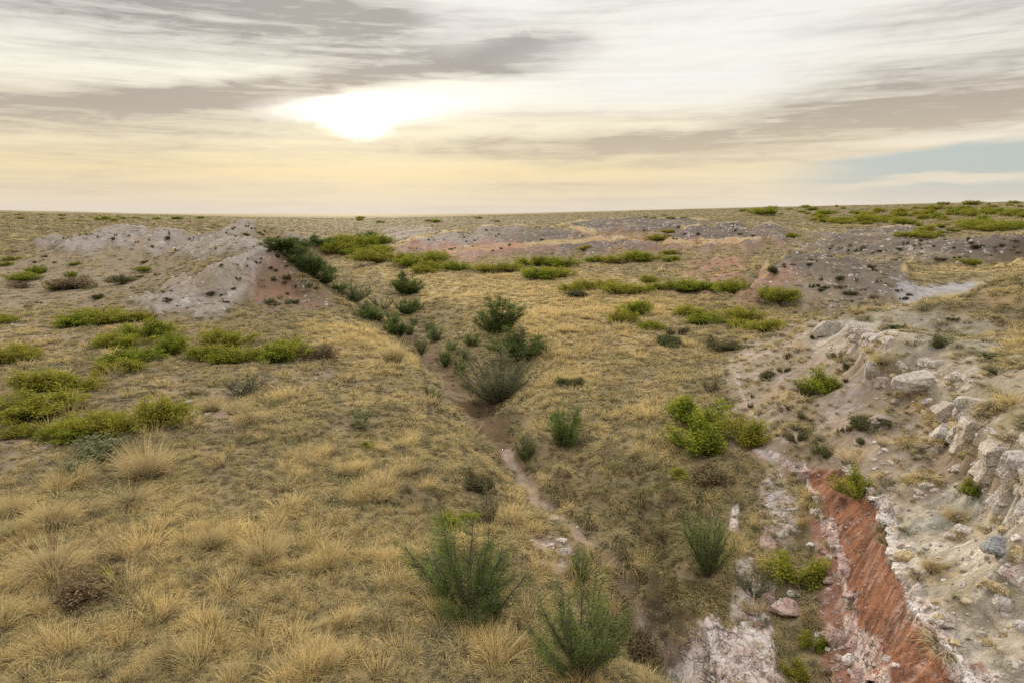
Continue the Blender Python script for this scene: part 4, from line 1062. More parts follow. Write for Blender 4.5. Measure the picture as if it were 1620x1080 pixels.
SHR = [
 # kit, x, foot y, width, height, name, label
 ('feather', 738, 978, 165, 158, 'green_shrub', 'large feathery green shrub with bare dark lower branches standing in tall golden grass'),
 ('feather', 918, 1082, 150, 175, 'green_shrub', 'dense soft feathery shrub beside the dry gully track, cut off by the bottom edge'),
 ('slender', 917, 925, 34, 60, 'green_shrub', 'small upright green shrub beside the white gravel in the dry gully'),
 ('slender', 1118, 918, 72, 115, 'green_shrub', 'tall thin-stemmed green shrub among brown weeds beside the white rock strips'),
 ('willow', 893, 710, 54, 80, 'green_shrub', 'upright dark-stemmed green shrub standing alone on the bank above the track'),
 ('slender', 830, 732, 36, 50, 'green_shrub', 'small light green shrub right beside the bend of the dirt track'),
 ('twiggy', 787, 643, 112, 92, 'silvery_shrub', 'wide silvery twiggy shrub overhanging the gully, with a dark green heart'),
 ('lobed', 815, 572, 86, 50, 'green_shrub', 'broad olive shrub just behind the silvery twiggy one'),
 ('lobed', 788, 530, 70, 60, 'green_shrub', 'dense dark green shrub with a lobed crown, biggest on the golden meadow'),
 ('willow', 746, 549, 28, 26, 'green_shrub', 'small grey-green bush below the dense lobed shrub, near the gully'),
 ('lobed', 642, 466, 44, 33, 'dark_shrub', 'dark forked shrub alone on the golden grass beside the line of ravine bushes'),
 ('willow', 657, 492, 26, 26, 'green_shrub', 'upright half of the close pair of green bushes on the bend of the gully'),
 ('lobed', 643, 499, 30, 24, 'green_shrub', 'rounder half of the close pair of green bushes on the bend of the gully'),
 ('willow', 705, 580, 24, 38, 'green_shrub', 'narrow green bush in the gully bed just before the silvery shrub'),
 ('willow', 727, 592, 22, 32, 'green_shrub', 'small narrow bush touching the silvery shrub on its ravine side'),
 ('slender', 667, 562, 24, 36, 'green_shrub', 'narrow green bush low on the gully side, second in line before the silvery shrub'),
 ('slender', 688, 541, 32, 34, 'green_shrub', 'loose grey-green bush in the gully level with the lobed meadow shrub'),
 ('lobed', 628, 535, 26, 24, 'green_shrub', 'bright green round bush tucked in the gully below three paler ones'),
 ('willow', 648, 530, 20, 22, 'green_shrub', 'small dusky bush beside the bright round one in the gully'),
 ('willow', 622, 516, 24, 28, 'green_shrub', 'upright green bush in the gully behind the bright round one'),
 ('sparse', 604, 492, 44, 26, 'grey_shrub', 'thin grey twiggy bush in the gully by the foot of the pale ridge'),
 ('willow', 581, 506, 42, 34, 'green_shrub', 'spreading grey-green bush in the gully at the tip of the pale ridge'),
 ('twiggy', 560, 479, 52, 36, 'green_shrub', 'large rounded grey-green bush in the ravine just past the ridge end'),
 ('willow', 536, 462, 32, 20, 'green_shrub', 'twiggy bush in the ravine between two rounded ones, past the ridge end'),
 ('lobed', 514, 450, 34, 28, 'green_shrub', 'dark bushy shrub in the ravine where it leaves the shadow of the ridge'),
 ('lobed', 492, 438, 34, 30, 'dark_shrub', 'dark bush in the ravine against the flank of the pale ridge'),
 ('lobed', 516, 436, 26, 20, 'dark_shrub', 'rounded dark bush on the meadow side of the ravine thicket'),
 ('lobed', 476, 424, 40, 32, 'dark_shrub', 'dense dark bush rising behind the crest of the pale ridge'),
 ('lobed', 462, 410, 44, 24, 'dark_shrub', 'dark bush midway along the ravine thicket'),
 ('lobed', 442, 400, 44, 20, 'dark_shrub', 'dark bush peering over the top of the pale ridge'),
 ('lobed', 470, 396, 44, 16, 'dark_shrub', 'dark bush in the widest part of the distant ravine thicket'),
 ('lobed', 498, 390, 34, 14, 'dark_shrub', 'dusky bush where the distant thicket bends away from the ridge'),
 ('lobed', 522, 392, 34, 14, 'dark_shrub', 'low dusky bush in the bent part of the distant thicket'),
 ('lobed', 548, 388, 36, 13, 'dark_shrub', 'dusky bush in the far arm of the thicket above the bright green strip'),
 ('lobed', 572, 384, 34, 13, 'dark_shrub', 'dusky bush near the end of the far arm of the thicket'),
 ('lobed', 586, 376, 22, 10, 'dark_shrub', 'last dark bush of the far thicket, below the small white outcrop'),
 ('willow', 497, 378, 12, 9, 'dark_shrub', 'single small bush standing apart above the distant thicket'),
 ('willow', 612, 528, 22, 22, 'green_shrub', 'small pale bush low in the gully between the round and upright ones'),
 ('sparse', 640, 556, 22, 26, 'grey_shrub', 'thin grey bush on the near gully side below the bright round one'),
 ('slender', 655, 515, 16, 16, 'green_shrub', 'tiny bush on the gully rim just before the close pair'),
 ('willow', 598, 508, 24, 20, 'green_shrub', 'pale small bush between the thin grey and the upright gully bushes'),
 ('slender', 680, 524, 18, 18, 'green_shrub', 'tiny grey-green bush on the meadow side of the gully under the close pair'),
 ('slender', 715, 560, 22, 26, 'green_shrub', 'narrow pale bush on the meadow side of the gully above the silvery shrub'),
 ('willow', 850, 552, 24, 20, 'green_shrub', 'twiggy outer branch-like bush beside the broad olive shrub'),
 ('greysmall', 735, 566, 22, 14, 'green_plant', 'low soft plant at the gully edge behind the silvery shrub'),
 ('olive', 905, 612, 44, 18, 'olive_plant', 'flat olive weeds on the meadow beyond the silvery shrub'),
 ('olive', 920, 470, 34, 6, 'olive_plant', 'thin flat olive weeds on the golden meadow below the long broken row'),
 ('greysmall', 880, 668, 30, 16, 'green_plant', 'soft low plant just behind the upright dark-stemmed shrub'),
 ('greysmall', 570, 664, 40, 12, 'green_plant', 'faint green plants in dry grass on the plain beside the gully'),
 # yellow green spreading shrubs of the left plain
 ('green', 118, 517, 76, 24, 'spreading_shrub', 'yellow-green end of the long shrub mat at the foot of the pale spur'),
 ('green', 163, 514, 84, 28, 'spreading_shrub', 'tallest middle mound of the long green mat at the foot of the pale spur'),
 ('green', 205, 512, 60, 20, 'spreading_shrub', 'low inner end of the long green mat, touching the pale spur'),
 ('green', 235, 538, 74, 34, 'spreading_shrub', 'green shrub just in front of the pale spur, joined to a lower brighter one'),
 ('green', 265, 562, 50, 40, 'spreading_shrub', 'bright green shrub at the corner where two rows of shrubs meet'),
 ('green', 184, 552, 84, 26, 'spreading_shrub', 'low green shrub in front of the long mat, dull brown stems at one end'),
 ('green', 222, 574, 84, 24, 'spreading_shrub', 'flat green shrub between the corner shrub and the sandy patch'),
 ('green', 190, 592, 70, 26, 'spreading_shrub', 'sparse green shrub with gaps, below the flat one and beside sandy ground'),
 ('green', 38, 572, 76, 32, 'spreading_shrub', 'rounded green shrub alone beside bare grey soil at the picture edge'),
 ('green', 6, 512, 50, 16, 'spreading_shrub', 'small green shrub cut by the picture edge, level with the long mat'),
 ('green', 60, 622, 100, 42, 'spreading_shrub', 'wide bright green shrub of the big double clump at the picture edge'),
 ('green', 118, 622, 80, 38, 'spreading_shrub', 'inner darker half of the big double clump near the picture edge'),
 ('green', 42, 666, 130, 44, 'spreading_shrub', 'yellowish-green shrub spotted with dead stems, in front of the big double clump'),
 ('green', 350, 550, 78, 32, 'spreading_shrub', 'dome-shaped bright green shrub behind the row below the red slope'),
 ('green', 325, 572, 70, 28, 'spreading_shrub', 'green shrub opening the row that runs below the dome-shaped one'),
 ('green', 375, 576, 76, 30, 'spreading_shrub', 'green shrub with brownish foot in the middle of the row below the dome-shaped one'),
 ('green', 425, 574, 60, 30, 'spreading_shrub', 'yellow-green shrub mixed with dry stalks near the end of the row'),
 ('green', 455, 568, 74, 34, 'spreading_shrub', 'bright shrub at the end of the row, pale grass growing through it'),
 ('brown', 505, 572, 60, 26, 'dry_shrub', 'dull half-dry shrub closing the row towards the ravine'),
 ('green', 235, 690, 128, 62, 'spreading_shrub', 'largest and darkest spreading shrub, beside the bare pinkish soil patch'),
 ('green', 165, 690, 90, 42, 'spreading_shrub', 'lower green wing of the largest spreading shrub, with yellow tips'),
 ('green', 105, 698, 90, 30, 'spreading_shrub', 'low light green shrub trailing off from the largest one'),
 ('green', 48, 692, 60, 24, 'spreading_shrub', 'small low green shrub at the end of the trail of shrubs, near dry tussocks'),
 ('greysmall', 150, 734, 100, 34, 'spreading_shrub', 'dusty green shrub hugging the ground behind the tall pale tussock'),
 ('sparse', 388, 628, 70, 36, 'weedy_shrub', 'sparse grey-green weedy shrub behind a row of pale tussocks'),
 ('green', 40, 446, 52, 15, 'spreading_shrub', 'small yellow-green shrub above rusty weeds on the grazed flat'),
 ('green', 62, 434, 30, 14, 'spreading_shrub', 'little round green shrub behind the one above rusty weeds'),
 ('green', 8, 422, 24, 8, 'spreading_shrub', 'small flat green shrub at the picture edge on the grazed flat'),
 ('green', 110, 440, 18, 11, 'spreading_shrub', 'tiny bright bush beside dull reddish weeds on the grazed flat'),
 ('green', 88, 460, 26, 12, 'spreading_shrub', 'small bright bush in front of the dull reddish weeds'),
 ('brown', 30, 458, 36, 12, 'dry_shrub', 'rusty brown weedy shrub below the yellow-green one on the flat'),
 ('brown', 125, 458, 64, 16, 'dry_shrub', 'wide low reddish-grey dry shrub on the grazed flat'),
 ('olive', 196, 449, 50, 10, 'dark_shrub', 'low dusky shrub line on the flat between dry weeds and the pale spur'),
 ('green', 228, 431, 28, 6, 'spreading_shrub', 'thin flat green shrub far out on the flat below the pale ridge'),
 ('green', 117, 421, 20, 6, 'spreading_shrub', 'thin green shrub on the flat under the low end of the pale ridge'),
 ('green', 20, 413, 26, 7, 'spreading_shrub', 'thin green shrub on the flat, highest up near the picture edge'),
 ('olive', 152, 474, 14, 9, 'dark_shrub', 'tiny dark round bush on the flat between the rows of green'),
 # bright strip in the valley and on its far side
 ('green', 532, 404, 62, 9, 'valley_shrub', 'flat bright shrub at the near corner of the bright strip by the thicket'),
 ('green', 560, 393, 64, 9, 'valley_shrub', 'long flat bright shrub behind the corner one, under the dark thicket'),
 ('green', 595, 390, 56, 7, 'valley_shrub', 'pale green flat shrub at the far side of the bright strip'),
 ('green', 572, 408, 56, 10, 'valley_shrub', 'bright shrub on the golden edge of the bright strip'),
 ('green', 606, 403, 46, 9, 'valley_shrub', 'bright shrub in the middle of the strip, below a hill foot'),
 ('green', 598, 417, 62, 10, 'valley_shrub', 'low shrub at the golden grass edge, before a brighter group'),
 ('green', 630, 412, 30, 11, 'valley_shrub', 'rounded dark green shrub between two lower ones in the valley row'),
 ('green', 655, 422, 50, 12, 'valley_shrub', 'bright shrub of the valley row nearly touching the red hill foot'),
 ('green', 688, 416, 56, 15, 'valley_shrub', 'tallest bright shrub in the valley row under the round hill'),
 ('green', 690, 428, 50, 13, 'valley_shrub', 'bright shrub standing in front of the tallest of the valley row'),
 ('green', 722, 430, 40, 16, 'valley_shrub', 'round shrub ending the valley row before a gap'),
 ('green', 676, 433, 40, 6, 'valley_shrub', 'thin low shrub on golden grass before the valley row'),
 ('green', 768, 431, 40, 10, 'valley_shrub', 'small shrub in the gap right after the valley row'),
 ('green', 808, 431, 46, 13, 'valley_shrub', 'bright shrub below the low grey hump, first after the gap'),
 ('green', 846, 423, 54, 10, 'valley_shrub', 'flat shrub along the foot of the low grey hump'),
 ('green', 890, 423, 50, 12, 'valley_shrub', 'flat shrub under the end of the low grey hump'),
 ('green', 850, 444, 60, 10, 'valley_shrub', 'flat shrub spreading into golden grass below the hump'),
 ('green', 884, 440, 54, 11, 'valley_shrub', 'shrub next to the one that spreads into golden grass'),
 ('green', 942, 416, 32, 10, 'valley_shrub', 'small rounded shrub standing before the longest dark green one'),
 ('green', 975, 417, 40, 9, 'valley_shrub', 'flat shrub joined to the longest dark green one'),
 ('green', 1008, 415, 54, 12, 'valley_shrub', 'longest dark green shrub on the far side of the valley'),
 ('green', 924, 398, 28, 8, 'valley_shrub', 'small dark shrub on the slope of the low grey hump'),
 ('green', 1062, 415, 28, 9, 'valley_shrub', 'small shrub beyond the longest dark green one, by a red slope'),
 ('green', 1044, 381, 32, 6, 'hill_shrub', 'small flat shrub on a stony hill in the far middle'),
 ('green', 1058, 370, 20, 6, 'hill_shrub', 'tiny shrub behind the flat one on the far stony hill'),
 ('green', 1256, 377, 20, 8, 'hill_shrub', 'single round bush on the ridge behind the stony cone'),
 ('green', 915, 464, 60, 14, 'valley_shrub', 'shrub opening the long broken row before the red ground'),
 ('green', 955, 459, 44, 15, 'valley_shrub', 'round shrub in the long broken row before the red ground'),
 ('green', 990, 466, 54, 13, 'valley_shrub', 'low shrub mid-way in the long broken row before the red ground'),
 ('green', 1030, 448, 30, 12, 'valley_shrub', 'loose shrub standing above the long broken row, against red ground'),
 ('green', 1030, 465, 46, 14, 'valley_shrub', 'bright shrub under the loose one in the long broken row'),
 ('green', 1072, 463, 56, 17, 'valley_shrub', 'dark green dense shrub in the long broken row'),
 ('green', 1110, 462, 46, 14, 'valley_shrub', 'yellower shrub next to the dense dark one of the broken row'),
 ('green', 1055, 404, 28, 8, 'valley_shrub', 'small shrub beside a bare whitish scar on the red ground'),
 ('green', 1162, 466, 54, 22, 'valley_shrub', 'bright slanting shrub at the foot of the stony cone'),
 ('olive', 1226, 434, 16, 12, 'hill_shrub', 'small dark bush halfway up the shoulder of the stony cone'),
 ('green', 1228, 484, 50, 24, 'hill_shrub', 'big glossy green shrub on the lower flank of the stony cone'),
 ('green', 1000, 501, 50, 24, 'valley_shrub', 'upper shrub of the green cluster beside small red earth banks'),
 ('green', 985, 513, 46, 20, 'valley_shrub', 'lower shrub of the green cluster beside small red earth banks'),
 ('green', 1035, 523, 40, 14, 'valley_shrub', 'low green shrub just below the red earth banks'),
 ('green', 1090, 502, 56, 16, 'valley_shrub', 'rounded shrub behind another, in the middle group before the brown slope'),
 ('green', 1122, 514, 52, 16, 'valley_shrub', 'bright shrub in the middle group before the brown slope'),
 ('olive', 1072, 530, 34, 14, 'valley_shrub', 'dusky shrub under the middle group before the brown slope'),
 ('green', 1180, 508, 54, 20, 'valley_shrub', 'yellow-green shrub at the start of the brown slope'),
 ('green', 1172, 522, 44, 16, 'valley_shrub', 'small shrub under the yellow-green one at the start of the brown slope'),
 ('green', 1205, 527, 62, 14, 'valley_shrub', 'long slanting yellow-green shrub lying up the brown slope'),
 ('olive', 1142, 556, 52, 22, 'valley_shrub', 'dull olive shrub at the foot of the brown slope'),
 ('olive', 1050, 546, 40, 13, 'valley_shrub', 'thin pale olive shrub on the meadow before the brown slope'),
 ('green', 1532, 421, 34, 8, 'hill_shrub', 'flat green shrub behind the smooth grey pan'),
 # near right side
 ('greentall', 1122, 682, 78, 52, 'green_shrub', 'rear bush of the big bright pair at the foot of the brown slope'),
 ('greentall', 1108, 728, 82, 60, 'green_shrub', 'front bush of the big bright pair, beside golden grass'),
 ('greentall', 1160, 712, 66, 54, 'green_shrub', 'side bush of the big bright pair, next to the thin red gully line'),
 ('sparse', 1078, 668, 44, 26, 'grey_shrub', 'bare grey twiggy bush beside the big bright pair'),
 ('sparse', 1125, 622, 40, 26, 'grey_shrub', 'bare grey twiggy bush higher up behind the big bright pair'),
 ('greentall', 1304, 624, 54, 40, 'green_shrub', 'yellow-green bush alone halfway up the brown slope'),
 ('olive', 1280, 628, 34, 24, 'dark_shrub', 'dusky bush touching the yellow-green one on the brown slope'),
 ('greentall', 1357, 795, 58, 44, 'green_shrub', 'bright green bush perched on the brow of the red earth face'),
 ('greentall', 1245, 945, 84, 54, 'green_shrub', 'open green bush on a ledge between white rock and red rubble'),
 ('sparse', 1192, 948, 70, 44, 'grey_shrub', 'tangled half-bare bush beside the open green one over the white rock'),
 ('greentall', 1278, 1036, 40, 30, 'green_shrub', 'small green bush among brown grass near the red rubble'),
 ('greentall', 1262, 1078, 40, 24, 'green_shrub', 'lowest green bush, cut off by the bottom edge near the white rock'),
 ('greysmall', 1480, 552, 46, 26, 'green_shrub', 'pale green bushy plant on the flat clay top behind the ledge'),
 ('greentall', 1538, 797, 34, 26, 'green_shrub', 'small bright plant growing from a crack of the ledge'),
 ('olive', 1262, 702, 38, 24, 'dark_shrub', 'dark rounded bush first of three across the brown slope'),
 ('olive', 1306, 725, 38, 22, 'dark_shrub', 'dark rounded bush just above the red earth face'),
 ('olive', 1360, 684, 36, 22, 'dark_shrub', 'dark rounded bush highest of three across the brown slope'),
 ('olive', 1328, 572, 34, 20, 'dark_shrub', 'dark bush just under the upper end of the ledge'),
 ('olive', 1420, 520, 24, 9, 'dark_shrub', 'small dark bush on the flat clay top near its outer edge'),
 ('olive', 1575, 570, 26, 14, 'dark_shrub', 'dark bush on the clay top nearest the ochre rise'),
 ('olive', 1578, 592, 26, 12, 'dark_shrub', 'dark flat bush below another on the clay top'),
 ('olive', 1508, 508, 18, 6, 'dark_shrub', 'tiny dark bush on the clay top near the ochre rise'),
 ('olive', 1208, 598, 22, 12, 'dark_shrub', 'small dusky bush low on the brown slope'),
 ('olive', 1240, 590, 20, 12, 'dark_shrub', 'small dusky bush beside the yellow-green one, lower on the slope'),
 ('sparse', 1465, 620, 1, 1, None, None),
 # small plants of the near left and the gully
 ('greentall', 702, 840, 40, 26, 'green_plant', 'small bright green plant above the large feathery shrub'),
 ('greentall', 746, 830, 44, 18, 'green_plant', 'low yellow-green plant above the large feathery shrub, by dry twigs'),
 ('sparse', 772, 834, 36, 56, 'twiggy_shrub', 'thin upright twiggy bush above the yellow-green plant'),
 ('olive', 755, 776, 52, 30, 'olive_plant', 'spiky olive plant on the gully bank above the twiggy bush'),
 ('greentall', 587, 711, 20, 14, 'green_plant', 'tiny yellow-green plant alone in the dry grass of the plain'),
 ('greysmall', 683, 629, 18, 18, 'green_plant', 'tiny grey-green bush alone in the grass on the gully bank'),
 ('greysmall', 307, 627, 14, 11, 'green_plant', 'tiny round grey-green bush near bare soil on the plain'),
 ('brown', 128, 958, 84, 44, 'dry_shrub', 'dull brown and green weedy shrub amid golden tussocks'),
 ('greentall', 160, 920, 30, 18, 'green_plant', 'pale green sprout on top of the weedy shrub amid golden tussocks'),
 ('olive', 828, 1010, 30, 22, 'olive_plant', 'small olive plant between the two large feathery shrubs'),
 ('greysmall', 780, 990, 46, 40, 'green_plant', 'soft green plant close to the foot of the large feathery shrub'),
 ('brown', 1130, 770, 60, 34, 'dry_shrub', 'olive-brown weedy bush at the edge of the bare clay near white rock'),
 ('greentall', 1090, 765, 40, 20, 'green_plant', 'low green weed beside the olive-brown weedy bush'),
 ('brown', 1020, 1060, 60, 50, 'dry_shrub', 'dark olive-brown weeds on the bank just before the pink rock sheet'),
 ('olive', 900, 600, 1, 1, None, None),
]
for kit, px, py, w, h, nm, lb in SHR:
    if nm is None: continue
    shrub(kit, px, py, w, h, nm, lb, "bush" if "bush" in lb else "plant" if nm.endswith("plant") else "shrub")

# ---------------------------------------------------------------- repeats too alike to single out: far shrubs and dark bushes on the bare hills
def many(kit, n, poly, wr, hr, name, label, cat, group, seed, plain=True, rmin=0, rmax=900):
    g = np.random.default_rng(seed); poly = np.array(poly, float); k = 0; tries = 0
    while k < n and tries < n * 60:
        tries += 1
        px = g.uniform(poly[:, 0].min(), poly[:, 0].max()); py = g.uniform(poly[:, 1].min(), poly[:, 1].max())
        c = False
        for i in range(len(poly)):
            (ax, ay), (bx, by) = poly[i], poly[(i + 1) % len(poly)]
            if (ay > py) != (by > py) and px < (bx - ax) * (py - ay) / (by - ay) + ax: c = not c
        if not c: continue
        p = at(px, py); r = math.hypot(p[0], p[1])
        if r < rmin or r > rmax: continue
        s = g.uniform(0, 1) ** 2.2; kit_ = kit if kit != 'olive' else ['olive', 'olive', 'greysmall', 'brown', 'olive'][int(g.integers(5))]
        w = wr[0] + (wr[1] - wr[0]) * s; h = hr[0] + (hr[1] - hr[0]) * s
        w *= .55 + .9 * (py - poly[:, 1].min()) / max(1, np.ptp(poly[:, 1]))
        shrub(kit_, px, py, w * g.uniform(.6, 1.2), h * g.uniform(.7, 1.2), name, label, cat, group, p=p, plain=plain); k += 1

many('green', 60, [(1270, 346), (1460, 340), (1620, 336), (1620, 372), (1500, 362), (1400, 358), (1290, 358)], (14, 46), (5, 11), 'plain_shrub', 'low green shrub on the high plain beyond the stony rises', 'shrub', 'green shrubs on the high plain', 1)
many('green', 55, [(1150, 330), (1400, 326), (1620, 322), (1620, 338), (1400, 342), (1200, 346)], (10, 34), (3, 5), 'plain_shrub', 'low green shrub near the skyline of the high plain', 'shrub', 'green shrubs near the skyline', 2)
many('green', 22, [(0, 338), (180, 342), (330, 345), (330, 351), (0, 350)], (6, 18), (1.2, 2.4), 'plain_shrub', 'low green shrub on the plain beyond the pale ridge', 'shrub', 'green shrubs beyond the pale ridge', 3)
many('green', 12, [(420, 346), (900, 343), (1100, 339), (1100, 347), (900, 352), (430, 354)], (8, 20), (1.2, 2.4), 'plain_shrub', 'low green shrub on the distant rolling ground above the ravine', 'shrub', 'green shrubs on the distant rolling ground', 4)
many('green', 10, [(1420, 374), (1500, 364), (1600, 362), (1600, 370), (1520, 378), (1430, 380)], (20, 36), (5, 8), 'plain_shrub', 'low green shrub between the two stony rises', 'shrub', 'green shrubs between the stony rises', 5)
many('olive', 40, [(70, 378), (190, 366), (340, 372), (430, 388), (430, 400), (380, 440), (350, 492), (220, 490), (300, 436), (380, 404), (200, 400)], (5, 12), (3, 6), 'small_bush', 'small dark bush dotting the pale ridge and its spur', 'bush', 'dark bushes on the pale ridge', 6)
many('olive', 22, [(390, 420), (440, 402), (515, 470), (510, 488), (400, 490)], (6, 16), (4, 9), 'small_bush', 'small dusky bush on the reddish flank of the pale ridge', 'bush', 'bushes on the reddish flank', 7)
many('olive', 14, [(345, 370), (392, 352), (480, 366), (490, 378), (400, 380)], (4, 9), (3, 5), 'small_bush', 'small dark bush on the peaked knoll behind the pale ridge', 'bush', 'dark bushes on the peaked knoll', 8)
many('olive', 34, [(1210, 455), (1250, 402), (1330, 410), (1430, 440), (1440, 474), (1300, 486)], (6, 15), (4, 8), 'small_bush', 'small dark bush on the stony cone', 'bush', 'dark bushes on the stony cone', 9)
many('olive', 40, [(1280, 392), (1400, 384), (1620, 376), (1620, 412), (1500, 416), (1380, 412)], (6, 13), (3, 6), 'small_bush', 'small dark bush on the long stony rise behind the grey pan', 'bush', 'dark bushes on the long stony rise', 10)
many('olive', 24, [(640, 390), (760, 360), (900, 362), (940, 376), (800, 398), (660, 402)], (4, 9), (2, 4), 'small_bush', 'small dark bush on the round hill above the valley row', 'bush', 'dark bushes on the round hill', 11)
many('olive', 20, [(1150, 650), (1150, 580), (1290, 520), (1320, 560), (1420, 700), (1330, 730), (1230, 690)], (10, 22), (8, 14), 'small_bush', 'small dusky bush scattered on the brown slope', 'bush', 'bushes on the brown slope', 12, plain=False)
many('olive', 16, [(960, 360), (1060, 350), (1200, 358), (1230, 376), (1060, 380)], (4, 9), (2, 4), 'small_bush', 'small dark bush on the farther stony hills', 'bush', 'dark bushes on the farther hills', 13)
many('olive', 16, [(0, 400), (250, 410), (300, 420), (180, 480), (0, 500)], (8, 18), (3, 6), 'small_bush', 'small dusky bush on the grazed flat', 'bush', 'bushes on the grazed flat', 14)

# ---------------------------------------------------------------- single grass tussocks that stand out
def tussock_mesh(seed, tall):
    g = np.random.default_rng(seed); nb = 900
    rr = np.sqrt(g.uniform(0, 1, nb)); a = g.uniform(0, 6.283, nb)
    base = np.stack([np.cos(a) * rr * .30, np.sin(a) * rr * .30, np.full(nb, -.03)], 1)
    a2 = a + g.normal(0, .5, nb); lean = (.08 + rr * .75 + g.uniform(0, .3, nb)) * (1.0 if tall else 1.6)
    d = norm(np.stack([np.cos(a2) * lean, np.sin(a2) * lean, np.ones(nb)], 1))
    V, F, H = strips(base, d, g.uniform(.45, 1.0, nb), np.full(nb, .0085), g.uniform(.2, 1.3, nb) * (1 if tall else 1.6), 4, g)
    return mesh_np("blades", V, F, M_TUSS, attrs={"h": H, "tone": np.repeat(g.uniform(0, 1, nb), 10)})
TM = [(tussock_mesh(400 + i, i % 2 == 0)) for i in range(4)]
TE = [_extent(m) for m in TM]
TUS = [
 (225, 762, 96, 74, 0, 'tall pale gold tussock in front of the dusty green shrub'),
 (108, 770, 84, 44, 1, 'low spreading tussock beside the tall pale gold one'),
 (200, 806, 86, 38, 3, 'rounded rusty-edged tussock below the tall pale gold one'),
 (80, 838, 90, 54, 1, 'broad arching tussock with a dark heart, near the picture edge'),
 (14, 822, 60, 50, 0, 'tussock cut by the picture edge, next to a white stone'),
 (392, 672, 60, 34, 1, 'pale tussock beside the bare pinkish soil patch'),
 (330, 652, 46, 30, 0, 'upright pale tussock first in the row behind the bare soil patch'),
 (372, 656, 50, 28, 2, 'upright pale tussock second in the row behind the bare soil patch'),
 (70, 925, 130, 70, 3, 'very wide greenish-gold tussock near the picture edge'),
 (415, 895, 74, 52, 2, 'tall dense golden tussock in the thick grass mid-plain'),
 (330, 870, 56, 44, 0, 'feathery golden tussock next to the tall dense one mid-plain'),
 (505, 1070, 72, 56, 2, 'tall straw tussock cut by the bottom edge near the feathery shrub'),
 (260, 1060, 80, 50, 1, 'spreading grey-gold tussock at the bottom edge'),
 (620, 575, 50, 44, 0, 'pale golden tussock on the brink of the gully'),
 (1380, 560, 30, 18, 1, 'orange-gold tussock at the upper end of the ledge'),
 (1402, 575, 50, 26, 1, 'tawny tussock between the two big ledge blocks'),
 (1520, 825, 54, 26, 1, 'orange-brown tussock among stones under the ledge'),
 (1480, 905, 44, 30, 3, 'brown tussock on the grey gravel above the red face'),
]
for px, py, w, h, v, lb in TUS:
    p = at(px, py); W, H = px_size(p, w, h); uw, uh = TE[v]
    o = bpy.data.objects.new("grass_tussock", TM[v]); COL.objects.link(o)
    o.location = (p[0], p[1] + W * .15, p[2] - .02); o.scale = (W / uw, W / uw, H / uh * .9); o.rotation_euler.z = px * .7
    o['label'] = lb; o['category'] = 'tussock'

# ---------------------------------------------------------------- rocks
import bmesh
def rock_mesh(seed, mat, boxy=.35, cuts=5, rough=.10, strata=0.0, sub=4):
    g = np.random.default_rng(seed)
    bm = bmesh.new(); bmesh.ops.create_icosphere(bm, subdivisions=sub, radius=1.0)
    co = np.array([v.co[:] for v in bm.verts]); F = np.array([[v.index for v in f.verts] for f in bm.faces]); bm.free()
    p = np.sign(co) * np.abs(co) ** boxy
    p = p / np.abs(p).max(1, keepdims=True) * (1 - boxy) + co * boxy * 1.05 if boxy < 1 else co
    for _ in range(cuts):
        nrm = norm(g.normal(size=3) * np.array([1, 1, .8])); d = g.uniform(.55, .85)
        k = p @ nrm - d
        p = p - np.where(k > 0, k, 0)[:, None] * nrm * .99
    nn = fbm(p[:, 0] * 1.2 + p[:, 2] * .7 + seed, p[:, 1] * 1.2 - p[:, 2] * .9, .8, 4, .6, seed % 50)
    n2 = fbm(p[:, 0] * 3 + seed, p[:, 2] * 3 + p[:, 1] * 1.7, .9, 3, .6, (seed + 7) % 50)
    p = p * (1 + rough * nn + rough * .6 * n2)[:, None]
    if strata:
        lay = np.floor(p[:, 2] * 3.5 + .5 * nn) ; off = (np.sin(lay * 12.9 + seed) * .5) * strata
        p[:, :2] *= (1 + off)[:, None]
    me = mesh_np("rock", p, F, mat, smooth=False)
    me.polygons.foreach_set("use_smooth", np.ones(len(F), bool)); me.update()
    try: me.set_sharp_from_angle(angle=R(16))
    except Exception: pass
    return me
RM = {}
for key, mat, bx, cu, ro, stt in (('sand', M_ROCK, .5, 9, .045, .03), ('white', M_WHITE, .6, 10, .05, 0), ('grey', M_GREYR, .6, 8, .04, 0), ('ochre', M_OCHRE, .35, 6, .06, 0), ('pink', M_PINK, .6, 9, .06, 0), ('block', M_ROCK, .28, 6, .06, .08)):
    RM[key] = [rock_mesh(500 + 13 * i + len(key), mat, bx, cu, ro, stt, 4 if key in ('block', 'sand') else 3) for i in range(4)]
